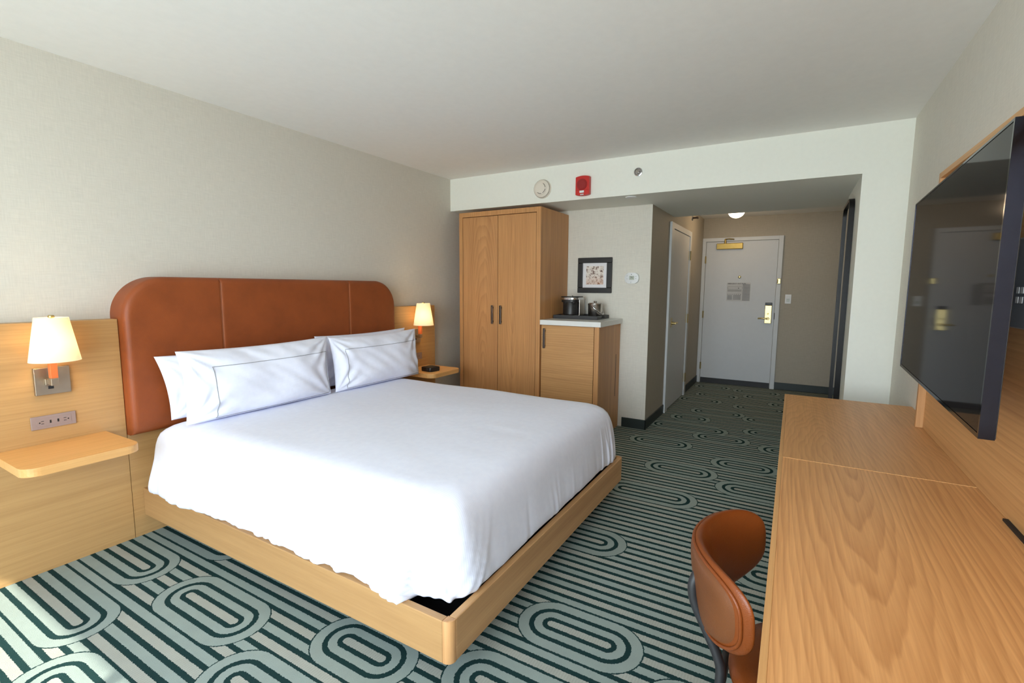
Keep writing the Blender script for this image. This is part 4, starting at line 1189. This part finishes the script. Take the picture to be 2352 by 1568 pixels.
def shell(th_in, th_out, nR=14, nP=96):
    bm = bmesh.new()
    prev = {}
    for side in (0, 1):
        last = None
        for ir in range(nR + 1):
            r = math.sin(PI / 2 * ir / nR)
            row = []
            for ip in range(nP):
                if ir == nR and side == 1: row.append(prev[ip]); continue
                ss, tt = disc(max(r, 1e-4), 2 * PI * ip / nP)
                p, nr = back_mid(ss, tt)
                v = bm.verts.new(p + nr * ((th_out if side else -th_in) * thick(r)))
                row.append(v)
                if ir == nR: prev[ip] = v
            if last:
                for ip in range(nP):
                    jp = (ip + 1) % nP
                    bm.faces.new((last[ip], row[ip], row[jp], last[jp]))
            last = row
    bmesh.ops.remove_doubles(bm, verts=bm.verts[:], dist=1e-4)
    return bm
bk = mesh_obj('backrest', shell(0.022, 0.020), M['leather_chair'], ch, True)
RP = 0.90
def offset_panel(nR=12, nP=96):
    bm = bmesh.new(); last = None
    for ir in range(nR + 1):
        r = RP * ir / nR
        row = []
        for ip in range(nP):
            ss, tt = disc(max(r, 1e-4), 2 * PI * ip / nP)
            p, nr = back_mid(ss, tt)
            row.append(bm.verts.new(p + nr * (0.020 * thick(r) + (-0.004 if ir == nR else 0.005))))
        if last:
            for ip in range(nP):
                jp = (ip + 1) % nP
                bm.faces.new((last[ip], row[ip], row[jp], last[jp]))
        last = row
    bmesh.ops.remove_doubles(bm, verts=bm.verts[:], dist=1e-4)
    return bm
mesh_obj('back_panel', offset_panel(), M['leather_back'], bk, True, label='tan outer back panel')
pts = []
for k in range(120):
    ss, tt = disc(RP + 0.015, 2 * PI * k / 120)
    p, nr = back_mid(ss, tt)
    pts.append(p + nr * (0.020 * thick(RP + 0.015) + 0.002))
bm = bmesh.new(); tube(bm, pts, 0.0042, 8, closed=True)
mesh_obj('piping', bm, M['leather_chair'], bk, True)
# seat
bm = bmesh.new()
prof = [(0.0, 0.0), (0.19, 0.0), (0.212, 0.006), (0.220, 0.022), (0.218, 0.040), (0.205, 0.052), (0.17, 0.056), (0.10, 0.052), (0, 0.050)]
lathe(bm, (CX, -3.245, 0.425), prof, 'z', 48)
mesh_obj('seat', bm, M['leather_chair'], ch, True)
FR = 0.0115
for sx_ in (-1, 1):
    xx = CX + sx_ * 0.088
    up_ = bezier_smooth([(CX + sx_ * 0.080, -2.956, 0.700), (xx, -2.944, 0.665), (xx, -2.950, 0.62), (xx - sx_ * 0.001, -2.978, 0.56), (xx + sx_ * 0.002, -3.008, 0.50), (xx + sx_ * 0.006, -3.016, 0.45), (xx + sx_ * 0.020, -3.005, 0.30), (xx + sx_ * 0.055, -2.965, 0.012)], 8)
    bm = bmesh.new(); tube(bm, up_, FR, 12); mesh_obj('leg', bm, M['soft_black'], ch, True)
    fl = bezier_smooth([(CX + sx_ * 0.10, -3.36, 0.415), (CX + sx_ * 0.16, -3.385, 0.38), (CX + sx_ * 0.19, -3.42, 0.012)], 8)
    bm = bmesh.new(); tube(bm, fl, FR, 12); mesh_obj('leg', bm, M['soft_black'], ch, True)
bm = bmesh.new()
tube(bm, [(CX - 0.096, -3.016, 0.418), (CX + 0.096, -3.016, 0.418)], 0.010, 10)
for sx_ in (-1, 1): tube(bm, [(CX + sx_ * 0.096, -3.016, 0.418), (CX + sx_ * 0.10, -3.36, 0.418)], 0.010, 10)
mesh_obj('seat_frame', bm, M['soft_black'], ch, True)
